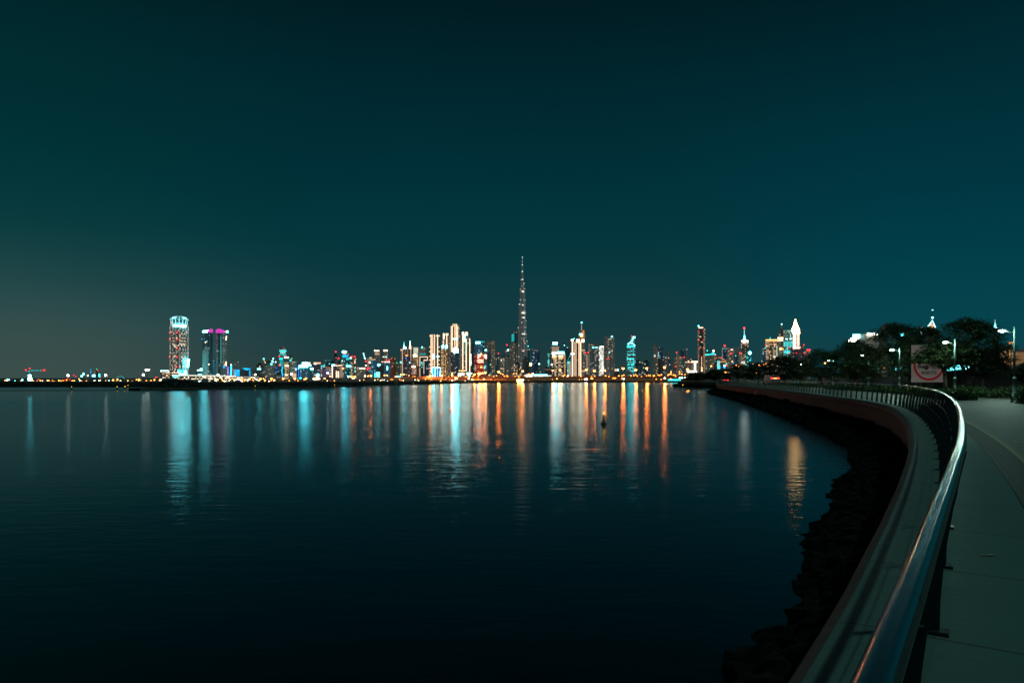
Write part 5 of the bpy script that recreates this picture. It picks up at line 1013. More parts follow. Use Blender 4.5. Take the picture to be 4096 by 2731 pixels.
def concrete(name, col, joint, phase=0.0, stain=.35):
    m, nt, b = newmat(name); L = nt.links.new
    uvn = N(nt, 'ShaderNodeUVMap'); tc = N(nt, 'ShaderNodeTexCoord')
    sp = N(nt, 'ShaderNodeSeparateXYZ'); L(uvn.outputs[0], sp.inputs[0])
    n1 = N(nt, 'ShaderNodeTexNoise'); n1.inputs['Scale'].default_value = 1.1; n1.inputs['Detail'].default_value = 8; n1.inputs['Roughness'].default_value = .65
    n2 = N(nt, 'ShaderNodeTexNoise'); n2.inputs['Scale'].default_value = 14; n2.inputs['Detail'].default_value = 6
    L(tc.outputs['Object'], n1.inputs['Vector']); L(tc.outputs['Object'], n2.inputs['Vector'])
    wob = MATH(nt, 'MULTIPLY', MATH(nt, 'SUBTRACT', n2.outputs['Fac'], .5), .012)
    fr = MATH(nt, 'FRACT', MATH(nt, 'ADD', MATH(nt, 'DIVIDE', MATH(nt, 'ADD', sp.outputs[0], wob), joint), phase))
    d = MATH(nt, 'ABSOLUTE', MATH(nt, 'SUBTRACT', fr, .5))
    line = MATH(nt, 'LESS_THAN', d, .013 / joint)
    slab = N(nt, 'ShaderNodeTexWhiteNoise', noise_dimensions='1D')
    L(MATH(nt, 'FLOOR', MATH(nt, 'ADD', MATH(nt, 'ADD', MATH(nt, 'DIVIDE', sp.outputs[0], joint), phase), .5)), slab.inputs['W'])
    base = MIXC(nt, n1.outputs['Fac'], tuple(c * (1 - stain) for c in col), tuple(c * (1 + stain) for c in col))
    base = MIXC(nt, MATH(nt, 'MULTIPLY', n2.outputs['Fac'], .35), base, (col[0] * .55, col[1] * .55, col[2] * .5))
    base = MIXC(nt, MATH(nt, 'MULTIPLY', slab.outputs['Value'], .22), base, (col[0] * .5, col[1] * .5, col[2] * .5))
    base = MIXC(nt, MATH(nt, 'MULTIPLY', line, .8), base, (.02, .02, .018))
    L(base, b.inputs['Base Color'])
    L(MATH(nt, 'MULTIPLY_ADD', n2.outputs['Fac'], .25, .5), b.inputs['Roughness'])
    bp = N(nt, 'ShaderNodeBump'); bp.inputs['Strength'].default_value = .25; bp.inputs['Distance'].default_value = .01
    L(MATH(nt, 'SUBTRACT', n2.outputs['Fac'], MATH(nt, 'MULTIPLY', line, 2.0)), bp.inputs['Height']); L(bp.outputs[0], b.inputs['Normal'])
    return m

def pavers(name, c1, c2, mortar, w=.2, h=.1, rot=0.0, bump=.4):
    m, nt, b = newmat(name); L = nt.links.new
    uvn = N(nt, 'ShaderNodeUVMap')
    mp = N(nt, 'ShaderNodeMapping'); mp.inputs['Rotation'].default_value = (0, 0, rot); L(uvn.outputs[0], mp.inputs[0])
    br = N(nt, 'ShaderNodeTexBrick'); L(mp.outputs[0], br.inputs['Vector'])
    br.inputs['Scale'].default_value = 1.0; br.inputs['Brick Width'].default_value = w; br.inputs['Row Height'].default_value = h
    br.inputs['Mortar Size'].default_value = .011; br.inputs['Color1'].default_value = c1 + (1,); br.inputs['Color2'].default_value = c2 + (1,); br.inputs['Mortar'].default_value = mortar + (1,)
    no = N(nt, 'ShaderNodeTexNoise'); no.inputs['Scale'].default_value = 1.3; no.inputs['Detail'].default_value = 6; L(uvn.outputs[0], no.inputs['Vector'])
    L(MIXC(nt, MATH(nt, 'MULTIPLY', no.outputs['Fac'], .5), br.outputs['Color'], (.05, .045, .04)), b.inputs['Base Color'])
    b.inputs['Roughness'].default_value = .6
    bp = N(nt, 'ShaderNodeBump'); bp.inputs['Strength'].default_value = bump; bp.inputs['Distance'].default_value = .006; bp.invert = True
    L(br.outputs['Fac'], bp.inputs['Height']); L(bp.outputs[0], b.inputs['Normal'])
    return m

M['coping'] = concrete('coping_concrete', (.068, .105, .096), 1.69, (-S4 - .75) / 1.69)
M['edgec'] = concrete('darkened_edge', (.035, .05, .052), 1.69, (-S4 - .75) / 1.69, .5)  # edge colour darkened to hold back the city light it catches
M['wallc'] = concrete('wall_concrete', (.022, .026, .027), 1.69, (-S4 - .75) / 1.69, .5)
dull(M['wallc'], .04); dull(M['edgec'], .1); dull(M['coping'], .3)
M['band'] = pavers('dark_pavers', (.045, .05, .045), (.03, .034, .031), (.02, .02, .018), .2, .1)
M['band2'] = pavers('yellow_pavers', (.30, .24, .13), (.25, .2, .11), (.03, .03, .025), .2, .1)
M['pave'] = pavers('clay_pavers', (.135, .125, .105), (.06, .06, .054), (.008, .009, .008), .21, .105)
for q_, v_ in (('band', .08), ('band2', .15), ('pave', .2)): dull(M[q_], v_)

# sea wall with its rounded coping
sw = thing('sea_wall', 'curving concrete sea wall with a broad rounded coping under the railing', 'sea wall', (0, 0, 0))
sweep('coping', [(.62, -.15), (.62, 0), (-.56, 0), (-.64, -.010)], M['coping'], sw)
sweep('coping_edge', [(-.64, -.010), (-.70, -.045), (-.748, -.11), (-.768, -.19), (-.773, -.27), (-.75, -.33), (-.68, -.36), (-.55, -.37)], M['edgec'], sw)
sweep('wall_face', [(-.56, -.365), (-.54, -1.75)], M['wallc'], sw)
# paving beyond the coping
def stru(o): return tag(o, kind='structure')
stru(sweep('paving_edge', [(.63, -.02), (.63, -.004), (1.06, -.004)], M['band'], smooth=False))
stru(sweep('paving_stripe', [(1.062, -.003), (1.19, -.003)], M['band2'], smooth=False))
stru(sweep('promenade', [(1.192, -.004), (4, -.004), (9.5, -.004)], M['pave'], smooth=False))
lo = MB(); P = [off(s, 9.4) for s in ss[::4]]
P += [Vector((330, 240, 0)), Vector((330, -40, 0)), Vector((0, -40, 0))]
lo.add([(p.x, p.y, -.03) for p in P], [tuple(range(len(P)))]); stru(lo.build('soil', M['soil']))
# land under everything (keeps the near shore closed)
lo = MB(); P = [off(s, -.5) for s in ss[::3]] + [Vector((400, 260, 0)), Vector((400, -60, 0)), Vector((0, -60, 0))]
lo.add([(p.x, p.y, -.25) for p in P], [tuple(range(len(P)))]); stru(lo.build('embankment_fill', M['soil']))

# rip-rap below the wall
def riprap():
    rn = random.Random(8); m = MB()
    base = bmesh.new(); bmesh.ops.create_icosphere(base, subdivisions=1, radius=1)
    bv = [v.co.copy() for v in base.verts]; bf = [tuple(v.index for v in f.verts) for f in base.faces]; base.free()
    def rock(p, r):
        q = [Vector((v.x * (1 + rn.uniform(-.14, .14)), v.y * (1 + rn.uniform(-.14, .14)), v.z * (1 + rn.uniform(-.14, .14)))) for v in bv]
        rot = Matrix.Rotation(rn.random() * 6.28, 3, 'Z') @ Matrix.Rotation(rn.uniform(-.5, .5), 3, 'X')
        sc = Vector((r * rn.uniform(.9, 1.5), r * rn.uniform(.7, 1.1), r * rn.uniform(.5, .8)))
        m.add([p + rot @ Vector((v.x * sc.x, v.y * sc.y, v.z * sc.z)) for v in q], bf)
    s = 0.0
    while s < LEN - 1:
        p, t, n = frame(s); step = .3 if p.y < 40 else (.6 if p.y < 110 else 1.2)
        wid = 1.95 + .22 * math.sin(s * .21) + .2 * math.sin(s * .63 + 1)
        if p.y > 60: wid = 2.1
        for k in range(9 if p.y < 60 else 4):
            o = rn.random()
            r = rn.uniform(.13, .36) * (1 if p.y < 60 else 2.0)
            rock(off(s, -.70 - o * wid, -1.35 - o * 1.2 - .05), r)
        s += step
    # slope bed
    o = m.build('riprap', M['rock']); return tag(o, 'black rip-rap boulders sloping from the sea wall into the water', 'boulders', kind='stuff')
riprap()
bed = sweep('rock_bed', [(-.51, -1.45), (-1.6, -2.0), (-2.6, -2.7)], M['rock']); stru(bed)

# ------------------------------------------------------------------ railing
def brushed():
    m, nt, b = newmat('brushed_steel'); L = nt.links.new
    b.inputs['Metallic'].default_value = 1; b.inputs['Base Color'].default_value = (.21, .235, .235, 1)
    tc = N(nt, 'ShaderNodeTexCoord'); no = N(nt, 'ShaderNodeTexNoise'); no.inputs['Scale'].default_value = 60; no.inputs['Detail'].default_value = 6
    L(tc.outputs['Object'], no.inputs['Vector'])
    L(MATH(nt, 'MULTIPLY_ADD', no.outputs['Fac'], .06, .14), b.inputs['Roughness'])
    return m
M['steel'] = brushed()
M['post'] = plain('post_steel', (.06, .065, .065), .4, .7, .2, 8)
rail = thing('railing', 'curving steel handrail on leaning flat posts along the sea wall', 'railing', (0, 0, 0))
PS = 1.69; RH = 1.11
i0 = -int((S4 - .5) / PS)
posts = []
i = i0
while S4 + i * PS < s_at_y(199):
    posts.append(S4 + i * PS); i += 1
hp = MB()
for sa, sb in zip(posts, posts[1:]):                    # straight lengths with a fine seam at every post
    a, b = off(sa, 0, RH), off(sb, 0, RH); d = (b - a).normalized()
    n = 20 if a.y < 20 else 8
    hp.tube([a + d * .002, b - d * .002], .0265, n, None, False)
    hp.tube([b - d * .004, b + d * .004], .0252, n, None, False)
    sl = a + d * .10
    if a.y < 14: hp.tube([sl - d * .0015, sl + d * .0015], .0268, n, None, False)
ho = hp.build('handrail', M['steel'], rail, True)
for pl in ho.data.polygons: pl.use_smooth = len(pl.vertices) == 4
for h in (.30, .55, .80):
    q = MB(); o = -.165 + .165 * (h / RH) ** 1.6 - .01
    q.tube([off(s, o, h) for s in posts], .0035, 5); q.build('rod', M['post'], rail, True)
def post_mesh(s):
    p, t, n = frame(s); q = MB(); L = []
    for k in range(7):
        f = k / 6; h = .02 + (RH - .05) * f
        c = -.165 + .165 * f ** 1.6; w = .058 - .030 * f
        for o in (c - w, c + w):
            for tt in (-.006, .006):
                v = p + n * o + t * tt; L.append((v.x, v.y, h))
    fs = [(0, 1, 3, 2), (24, 26, 27, 25)]
    for k in range(6):
        a = 4 * k; b = a + 4
        fs += [(a, b, b + 1, a + 1), (a + 2, a + 3, b + 3, b + 2), (a, a + 2, b + 2, b), (a + 1, b + 1, b + 3, a + 3)]
    q.add(L, fs); return q
def plate_mesh(s, m=None):
    p, t, n = frame(s); q = m or MB(); L = []
    for z in (.002, .022):
        for o, tt in ((-.27, -.05), (-.06, -.05), (-.06, .05), (-.27, .05)):
            v = p + n * o + t * tt; L.append((v.x, v.y, z))
    q.add(L, [(0, 3, 2, 1), (4, 5, 6, 7), (0, 1, 5, 4), (1, 2, 6, 5), (2, 3, 7, 6), (3, 0, 4, 7)]); return q
vis = [s for s in posts if at(s).y > 2.5]
near, rest = vis[:100], vis[100:]
for s in near:
    o = post_mesh(s).build('post', M['post'], rail)
    if at(s).y < 60: plate_mesh(s).build('base_plate', M['post'], o)
if rest or len(vis) < len(posts):
    q = MB()
    for s in rest + [s for s in posts if at(s).y <= 2.5]:
        r = post_mesh(s); q.add(r.v, r.f); plate_mesh(s, q)
    o = q.build('post', M['post'], rail); o['kind'] = 'stuff'

# small things on the coping
Y = CAMZ * F / (2222 - HY); q = MB()
q.add([(-.07, -.012, .004), (.03, -.02, .012), (.085, .006, .006), (.02, .016, .014), (-.05, .012, .005)], [(0, 1, 2, 3, 4)])
tag(q.build('paper_scrap', M['hull'], None, False, ((3950 - HX) / F * Y, Y, .002)), 'small pale scrap of paper lying on the coping near the right edge', 'litter')
pz = CAMZ - (1571 - HY) / F * 112; pm = s_at_y(112); pp, tt, nn = frame(pm)
q = MB(); q.box(-.45, .45, -.03, .03, -.75, .75)
o = q.build('depth_board', M['white_board'], None, False, tuple(off(pm, -.64, -1.0))); o.rotation_euler = (0, 0, math.atan2(tt.y, tt.x)); o.scale = (.55, 1, .52)
tag(o, 'small white board fixed to the far sea wall', 'board')

# headland beyond the corner of the promenade
hl = [(72, 226), (86, 240), (92, 262), (88, 290), (82, 318), (80, 330), (92, 345), (150, 360), (330, 345), (330, 240), (120, 214), (90, 216)]
M['headw'] = plain('headland_wall', (.16, .13, .11), .9, 0, .3, .3)
sheet('headland', hl, -.05, M['headw'], WATER - 1)
q = MB(); rn = random.Random(4)
for (x0, y0), (x1, y1) in zip(hl[:8], hl[1:9]):
    n = int(math.hypot(x1 - x0, y1 - y0) / 1.5)
    for k in range(n):
        f = k / n; q.ball((x0 + (x1 - x0) * f + rn.uniform(-2.2, -.2), y0 + (y1 - y0) * f + rn.uniform(-1.5, 1), WATER + rn.uniform(0, .7)), rn.uniform(.6, 1.3), 6, 4, sz=.7)
tag(q.build('riprap', M['rock']), 'black rip-rap boulders round the far headland', 'boulders', kind='stuff')

# ------------------------------------------------------------------ promenade street lamps
lamp0 = thing('street_lamp', 'promenade lamp on a green pole at the right edge, nearest in the row', 'street lamp', (0, 0, -.02))
q = MB(); q.lathe([(.17, 0), (.17, .06), (.115, .08), (.108, 1.45), (.12, 1.46)], 12); q.build('pole_base', M['pole'], lamp0, True)
q = MB(); q.lathe([(.16, 1.465), (.155, 1.50), (.09, 1.60), (.07, 1.63)], 12); q.build('collar', M['pole'], lamp0, True)
q = MB(); q.lathe([(.075, 1.62), (.062, 4.6), (.075, 4.62), (.075, 5.25), (.05, 5.28)], 12); q.build('pole', M['pole'], lamp0, True)
q = MB(); q.tube([(0, 0, 4.78), (-.3, -.05, 4.86), (-.75, -.12, 4.99)], .04, 8); q.build('arm', M['steel_dark'], lamp0, True)
q = MB(); q.box(-1.25, -.72, -.24, .0, 5.0, 5.07); q.build('lamp_head', M['steel_dark'], lamp0)
q = MB(); q.ball((-.99, -.12, 4.97), .17, 12, 6, sz=.5, sx=1.25); q.build('lens', emis('L', 90), lamp0)
spots = [(50, 1, 3e3), (66, 1, 0), (84, 0, 0), (103, 0, 0), (136, 0, 0), (155, 0, 0), (174, 0, 0), (195, 0, 0), (217, 0, 0), (250, 0, 0), (298, 0, 0), (318, 0, 0), (34, 0, 0), (17, 0, 0)]
heads = [(4003, 50), (3778.5, 66), (3565.6, 84), (3448, 103), (3313, 136), (3202, 174), (3151, 195), (3104, 217), (3005.5, 298), (2990, 318)]
labs = ['', 'second promenade lamp from the right edge, lighting leaves beside the speed sign', 'third promenade lamp from the right edge, half inside lit green leaves', 'fourth promenade lamp from the right edge, under the left big tree', 'fifth promenade lamp from the right edge, in front of the dark tree row',
        'sixth promenade lamp from the right edge, right of the bare pole lamp', 'promenade lamp with a clear pole before the round dark tree', 'promenade lamp left of the round dark tree, above the red tail lights', 'right of a close pair of small promenade lamps', 'left of a close pair of small promenade lamps']
for k, (hx, Y) in enumerate(heads):
    o = lamp0 if k == 0 else copy_tree(lamp0)
    o.location = ((hx - HX) / F * Y + .99, Y, -.02)
    if labs[k]: o['label'] = labs[k]
    o['group'] = 'promenade street lamps'
    pl = bpy.data.lights.new('bulb', 'POINT'); pl.energy = 560 * (1 if k < 5 else 1.6); pl.color = ECOL['L']; pl.shadow_soft_size = .14
    po = bpy.data.objects.new('bulb', pl); COL.objects.link(po); po.parent = o; po.location = (-1.02, -.42, 4.72)
for px, Y, hz_ in ((2885, 360, 0), (2850, 380, 0), (2818, 400, 0), (2811, 420, 0), (2796, 420, 0), (2769, 440, 0)):
    far_lamp(0, px, 1501 if px > 2800 else 1504, Y, 2.6, 'L', 26, 'street_lamp', 'tiny cool white lamp among the farthest trees of the promenade', 'farthest promenade lamps', True, -.05)

# ------------------------------------------------------------------ trees
def leafmat(name, c1, c2):
    m, nt, b = newmat(name); L = nt.links.new
    oi = N(nt, 'ShaderNodeNewGeometry'); wn = N(nt, 'ShaderNodeTexWhiteNoise', noise_dimensions='1D')
    L(oi.outputs['Random Per Island'], wn.inputs['W'])
    L(MIXC(nt, wn.outputs['Value'], c1, c2), b.inputs['Base Color'])
    b.inputs['Roughness'].default_value = .65
    tr = N(nt, 'ShaderNodeBsdfTranslucent'); tr.inputs[0].default_value = (c2[0] * 1.3, c2[1] * 1.5, c2[2], 1)
    mx = N(nt, 'ShaderNodeMixShader'); mx.inputs[0].default_value = .25
    L(b.outputs[0], mx.inputs[1]); L(tr.outputs[0], mx.inputs[2]); L(mx.outputs[0], nt.nodes['Material Output'].inputs[0])
    return m
M['leaf'] = leafmat('tree_leaf', (.014, .027, .008), (.036, .064, .016))
M['hedge'] = leafmat('hedge_leaf', (.016, .032, .008), (.042, .075, .016))

def tree(px0, px1, ytop, ybot, Y, lab, seed, dens=1.0, grp='trees along the promenade'):
    rn = random.Random(seed); k = Y / F
    cx = ((px0 + px1) / 2 - HX) * k; w = (px1 - px0) * k / 2
    zt = CAMZ - (ytop - HY) * k; zb = CAMZ - (ybot - HY) * k
    root = thing('shade_tree', lab, 'tree', (cx, Y, -.05), grp)
    H = zt; hc = (zt - zb)
    q = MB(); fork = max(1.2, zb * .8)
    q.tube([(0, 0, 0), (.05, .02, fork * .5), (.0, .1, fork)], .2, 8, [.26, .2, .17]); 
    limbs = []
    for i in range(7):
        a = i / 7 * 6.283 + rn.uniform(-.3, .3); rr = w * rn.uniform(.45, .8)
        e = Vector((math.cos(a) * rr, math.sin(a) * rr * .8, zb + hc * rn.uniform(.35, .75)))
        m_ = Vector((e.x * .45, e.y * .45, fork + (e.z - fork) * .6))
        q.tube([(0, .1, fork - .1), m_, e], .08, 5, [.12, .08, .03]); limbs.append(e)
    q.build('trunk', M['bark'], root, True)
    c = MB()
    ncl = int(135 * dens)
    sz = .26 + .07 * (Y / 60)
    for i in range(ncl):
        # flattened tiers of feathery sprays, denser at the outside of the dome
        a = rn.random() * 6.283; u = rn.random() ** .45
        hz_ = rn.random()
        rad = w * u * math.sqrt(max(.05, 1 - (max(0, hz_ - .25) / .78) ** 2)) * rn.uniform(.85, 1.04)
        px, py = math.cos(a) * rad, math.sin(a) * rad * .85
        pz = zb + hc * (hz_ * .93 + .04 * math.sin(a * 3 + seed))
        if hz_ < .25: pz += hc * .12 * (1 - abs(px) / w) * rn.random()
        cr = w * rn.uniform(.13, .24); ch = cr * .34
        out = Vector((px, py, 0)).normalized() if rad > .1 else Vector((1, 0, 0))
        for j in range(52):
            b_ = rn.random() * 6.283; v = math.sqrt(rn.random())
            dx, dy = math.cos(b_) * v * cr, math.sin(b_) * v * cr
            p = Vector((px + dx, py + dy, pz + rn.uniform(-1, 1) * ch - .25 * v * v * cr))
            l = (Vector((dx, dy, 0)).normalized() + out * .7 + Vector((rn.uniform(-.5, .5), rn.uniform(-.5, .5), rn.uniform(-.7, .25)))).normalized() * sz * rn.uniform(.8, 1.7)
            sd = l.cross(Vector((rn.uniform(-.4, .4), rn.uniform(-.4, .4), 1))).normalized() * sz * rn.uniform(.34, .55)
            c.add([p - l * .5, p + sd * .5, p + l * .6, p - sd * .5], [(0, 1, 2, 3)])
    c.build('crown', M['leaf'], root)
    return root
T = [
 (3705, 4050, 1266, 1480, 72, 'largest dark tree right of the speed sign, its crown behind the nearest lamp', 1, 1.7),
 (3430, 3735, 1290, 1496, 91, 'second large dark tree left of the speed sign', 2, 1.5),
 (3295, 3520, 1356, 1508, 113, 'dark tree below the glowing stepped terraces', 3, 1.3),
 (3170, 3400, 1392, 1510, 147, 'dark tree with a small green lit patch at its lower left', 4, 1.2),
 (3048, 3228, 1422, 1513, 165, 'round topped dark tree below the gold spire', 5, 1.2),
 (2970, 3095, 1448, 1514, 205, 'small dark tree before the orange lamps left of the round topped tree', 6, .9),
 (2880, 3025, 1455, 1515, 225, 'low dark rounded tree below the white spire tower', 7, 1.0),
 (2808, 2915, 1476, 1517, 265, 'low dark tree below the tall slim tower', 8, .9),
 (2725, 2840, 1489, 1518, 310, 'leftmost low tree by the small white lamps', 9, .9),
 (3545, 3735, 1336, 1500, 100, 'dark tree behind the speed sign between the two large trees', 10, 1.1),
 (4055, 4240, 1440, 1512, 78, 'low tree cut off by the right edge behind the nearest lamp', 11, 1.0),
 (3365, 3490, 1398, 1510, 135, 'narrow dark tree between the left lamps', 12, .8),
 (3125, 3275, 1438, 1512, 190, 'dark tree filling the gap right of the round topped tree', 13, .8),
 (3860, 4010, 1400, 1500, 86, 'dark tree behind the right side of the largest tree', 14, .8),
]
T.append((3590, 3800, 1300, 1472, 96, 'dark tree filling the gap above the speed sign between the two large trees', 16, 1.2))
T.append((3655, 3905, 1362, 1462, 70, 'leafy green lit tree hanging over the upper half of the speed sign', 15, .8))
for a in T: tree(*a[:5], a[5], a[6], a[7])

# hedges
def hedge(lab, pts, wid, hgt, seed, leaves):
    rn = random.Random(seed); cx = sum(p[0] for p in pts) / len(pts); cy = sum(p[1] for p in pts) / len(pts)
    m = MB()
    for (x0, y0), (x1, y1) in zip(pts, pts[1:]):
        d = Vector((x1 - x0, y1 - y0, 0)); n = Vector((d.y, -d.x, 0)).normalized()
        cnt = int(d.length * leaves * 1.9)
        for i in range(cnt):
            f = rn.random(); h = hgt * (1 + .18 * math.sin(f * d.length * 1.7) + .1 * math.sin(f * d.length * 4.1))
            o = rn.uniform(-1, 1) * wid; z = h * rn.random() ** .9 * math.sqrt(max(.1, 1 - (o / wid) ** 2 * .8))
            p = Vector((x0, y0, 0)) + d * f + n * o + Vector((-cx, -cy, z))
            l = Vector((rn.uniform(-1, 1), rn.uniform(-1, 1), rn.uniform(-.2, 1))).normalized() * rn.uniform(.10, .20)
            sd = l.cross(Vector((rn.uniform(-1, 1), rn.uniform(-1, 1), .5))).normalized() * .065
            m.add([p - l * .5, p + sd, p + l * .6, p - sd], [(0, 1, 2, 3)])
    o = m.build('hedge', M['hedge'], None, False, (cx, cy, -.03))
    return tag(o, lab, 'hedge')
hedge('low clipped hedge at the right edge beside the nearest lamp', [(30.2, 40.2), (34, 41), (44, 41.5)], .9, .8, 1, 420)
hedge('bright green low hedge beside the paving under the second lamp', [(30.2, 46), (32.6, 51.5), (34.2, 56)], 1.0, .62, 2, 420)
hedge('long dark low hedge behind the paving right of the bright green hedge', [(34.5, 53), (41, 53), (52, 55)], 1.0, .85, 3, 300)
hedge('low hedge seen through the railing below the speed sign', [(36.0, 60), (40.0, 76), (44, 94)], 1.0, .55, 4, 260)
hedge('low hedge seen through the railing left of the third lamp', [(47, 98), (55, 130), (62, 165)], 1.0, .5, 5, 120)

# boundary hoarding
hb = thing('boundary_hoarding', 'long dark boundary hoarding behind the trees and the speed sign', 'hoarding', (60, 90, -.03))
for k, ((x0, y0), (x1, y1)) in enumerate((((70, 46), (56, 66)), ((56, 66), (62, 100)), ((62, 100), (74, 150)), ((74, 150), (92, 205)))):
    m = MB(); d = Vector((x1 - x0, y1 - y0, 0)); n = Vector((d.y, -d.x, 0)).normalized() * .06
    a = Vector((x0 - 60, y0 - 90, 0)); b = a + d * .998
    h = 2.55
    m.add([a - n, b - n, b + n, a + n, a - n + Vector((0, 0, h)), b - n + Vector((0, 0, h)), b + n + Vector((0, 0, h)), a + n + Vector((0, 0, h))], [(0, 3, 2, 1), (4, 5, 6, 7), (0, 1, 5, 4), (1, 2, 6, 5), (2, 3, 7, 6), (3, 0, 4, 7)])
    m.build('panel', M['hoard'], hb)

# ------------------------------------------------------------------ speed sign
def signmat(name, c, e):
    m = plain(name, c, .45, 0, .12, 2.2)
    b = m.node_tree.nodes['Principled BSDF']; b.inputs['Emission Color'].default_value = c + (1,); b.inputs['Emission Strength'].default_value = e  # faint emission painted in for lamplight falling on the sign
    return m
def speed_sign():
    Y = 76.0; k = Y / F; cx = (3715 - HX) * k
    r = thing('speed_sign', 'square white sign with a red ring and the word KNOTS, half hidden by leaves', 'sign', (cx, Y, -.03))
    w = 69 * k; zt = CAMZ - (1380 - HY) * k + .03; zb = CAMZ - (1528 - HY) * k + .03
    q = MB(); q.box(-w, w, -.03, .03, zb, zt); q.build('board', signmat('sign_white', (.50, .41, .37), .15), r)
    q = MB(); ro, ri = 62 * k, 53 * k; zc = CAMZ - (1460 - HY) * k + .03
    n = 64; vs = []
    for i in range(n):
        a = 6.28318 * i / n
        vs += [(ro * math.cos(a), -.036, zc + ro * math.sin(a)), (ri * math.cos(a), -.036, zc + ri * math.sin(a))]
    q.add(vs, [(2 * i, 2 * i + 1, (2 * i + 3) % (2 * n), (2 * i + 2) % (2 * n)) for i in range(n)])
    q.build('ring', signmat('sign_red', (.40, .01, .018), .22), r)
    cu = bpy.data.curves.new('word', 'FONT'); cu.body = 'KNOTS'; cu.size = 18.2 * k; cu.align_x = 'CENTER'; cu.extrude = .002; cu.offset = .012
    t = bpy.data.objects.new('word', cu); COL.objects.link(t)
    bpy.context.view_layer.update()
    me = bpy.data.meshes.new_from_object(t.evaluated_get(bpy.context.evaluated_depsgraph_get()))
    COL.objects.unlink(t); bpy.data.objects.remove(t)
    o = bpy.data.objects.new('lettering', me); COL.objects.link(o); o.parent = r
    me.materials.clear(); me.materials.append(plain('sign_black', (.02, .02, .02), .5))
    o.rotation_euler = (math.pi / 2, 0, 0); o.location = (0, -.04, CAMZ - (1496.5 - HY) * k + .03)
    for s in (-.55, .55):
        q = MB(); q.lathe([(.07, 0), (.07, zt - .2)], 8, (s * w, .11, 0)); q.build('post', M['steel_dark'], r, True)
speed_sign()

# ------------------------------------------------------------------ parked vehicles behind the promenade
def vehicle(lab, px, py, Y, kind, col='R'):
    x = (px - HX) / F * Y
    r = thing('parked_car' if kind == 'car' else 'parked_van', lab, 'car' if kind == 'car' else 'van', (x, Y, -.03))
    L_, W_, H_ = (4.4, 1.8, 1.5) if kind == 'car' else (5.2, 1.95, 2.2)
    q = MB()
    if kind == 'car': prof = [(0, .3), (0, .8), (.25, .95), (.9, 1.45), (2.5, 1.5), (3.3, .98), (4.3, .85), (4.4, .35)]
    else: prof = [(0, .3), (0, 2.1), (.15, 2.2), (4.1, 2.2), (4.7, 1.2), (5.15, 1.05), (5.2, .35)]
    n = len(prof); vs = []
    for sx in (-W_ / 2, W_ / 2): vs += [(sx * (.88 if z > 1.1 else 1), y, z) for y, z in prof]
    q.add(vs, [tuple(range(n)), tuple(range(2 * n - 1, n - 1, -1))] + [(i, i + n, (i + 1) % n + n, (i + 1) % n) for i in range(n)])
    q.build('body', M['car'], r)
    q = MB(); q.box(-W_ * .4, W_ * .4, -.02, .05, H_ * .66, H_ * .9) if kind != 'car' else q.add([(-.68, .28, .99), (.68, .28, .99), (.62, .86, 1.42), (-.62, .86, 1.42)], [(0, 1, 2, 3)]); q.build('rear_window', M['glass'], r)
    for sx in (-W_ / 2 + .1, W_ / 2 - .1):
        for sy in (.85, L_ - .9):
            q = MB(); m = [(.02 + .28 * 0, 0)]
            q.prism([(.33 * math.cos(a * .5236), .33 + .33 * math.sin(a * .5236)) for a in range(12)], -.1, .1)
            o = q.build('wheel', M['tyre'], r, False, (sx, sy, 0)); o.rotation_euler = (0, 0, math.pi / 2)
    zt = CAMZ - (py - HY) / F * Y + .03
    for sx in (-.62, .62):
        q = MB(); q.box(sx - .28, sx + .28, -.06, .04, zt - .09, zt + .09); q.build('tail_light', emis('R', 14), r)
    q = MB(); q.box(-.33, .33, -.055, .03, zt - .06, zt + .06); q.build('light_bar', emis('O' if kind != 'car' else 'R', 10), r)
vehicle('dark van with a glowing red and orange tail light bar behind the railing', 3101, 1512.5, 150, 'van')
vehicle('dark car with red tail lights farther along behind the railing', 2903, 1519.3, 240, 'car')

# ------------------------------------------------------------------ sky, moonlight, camera
W = bpy.data.worlds.new('World'); SC.world = W; W.use_nodes = True
nt = W.node_tree; L = nt.links.new
bg = nt.nodes['Background']
tc = N(nt, 'ShaderNodeTexCoord'); sp = N(nt, 'ShaderNodeSeparateXYZ'); L(tc.outputs['Generated'], sp.inputs[0])
hyp = MATH(nt, 'SQRT', MATH(nt, 'ADD', MATH(nt, 'POWER', sp.outputs[0], 2.0), MATH(nt, 'POWER', sp.outputs[1], 2.0)))
tel = MATH(nt, 'DIVIDE', sp.outputs[2], MATH(nt, 'MAXIMUM', hyp, .001))
az = MATH(nt, 'DIVIDE', sp.outputs[0], MATH(nt, 'MAXIMUM', hyp, .001))      # -1 west .. 1 east
def ramp(stops):
    r = N(nt, 'ShaderNodeValToRGB'); r.color_ramp.interpolation = 'B_SPLINE'
    el = r.color_ramp.elements
    while len(el) < len(stops): el.new(.5)
    for e, (p, c) in zip(el, stops): e.position = p; e.color = c
    L(MATH(nt, 'MULTIPLY', tel, 1.6, clamp=True), r.inputs[0]); return r.outputs[0]
def T_(y): return (HY - y) / F * 1.6
mid = ramp([(0.0, lin(44, 61, 60)), (T_(1420), lin(28, 61, 65)), (T_(1240), lin(18, 61, 67)), (T_(1000), lin(4, 55, 63)), (T_(700), lin(0, 49, 58)), (T_(350), lin(0, 39, 47)), (T_(0), lin(1, 27, 33)), (1.0, lin(0, 24, 30))])
left = ramp([(0.0, lin(62, 80, 76)), (T_(1350), lin(56, 82, 80)), (T_(1180), lin(30, 71, 73)), (T_(1000), lin(6, 60, 63)), (T_(700), lin(0, 50, 54)), (T_(350), lin(0, 42, 46)), (T_(0), lin(1, 30, 34)), (1.0, lin(0, 24, 28))])
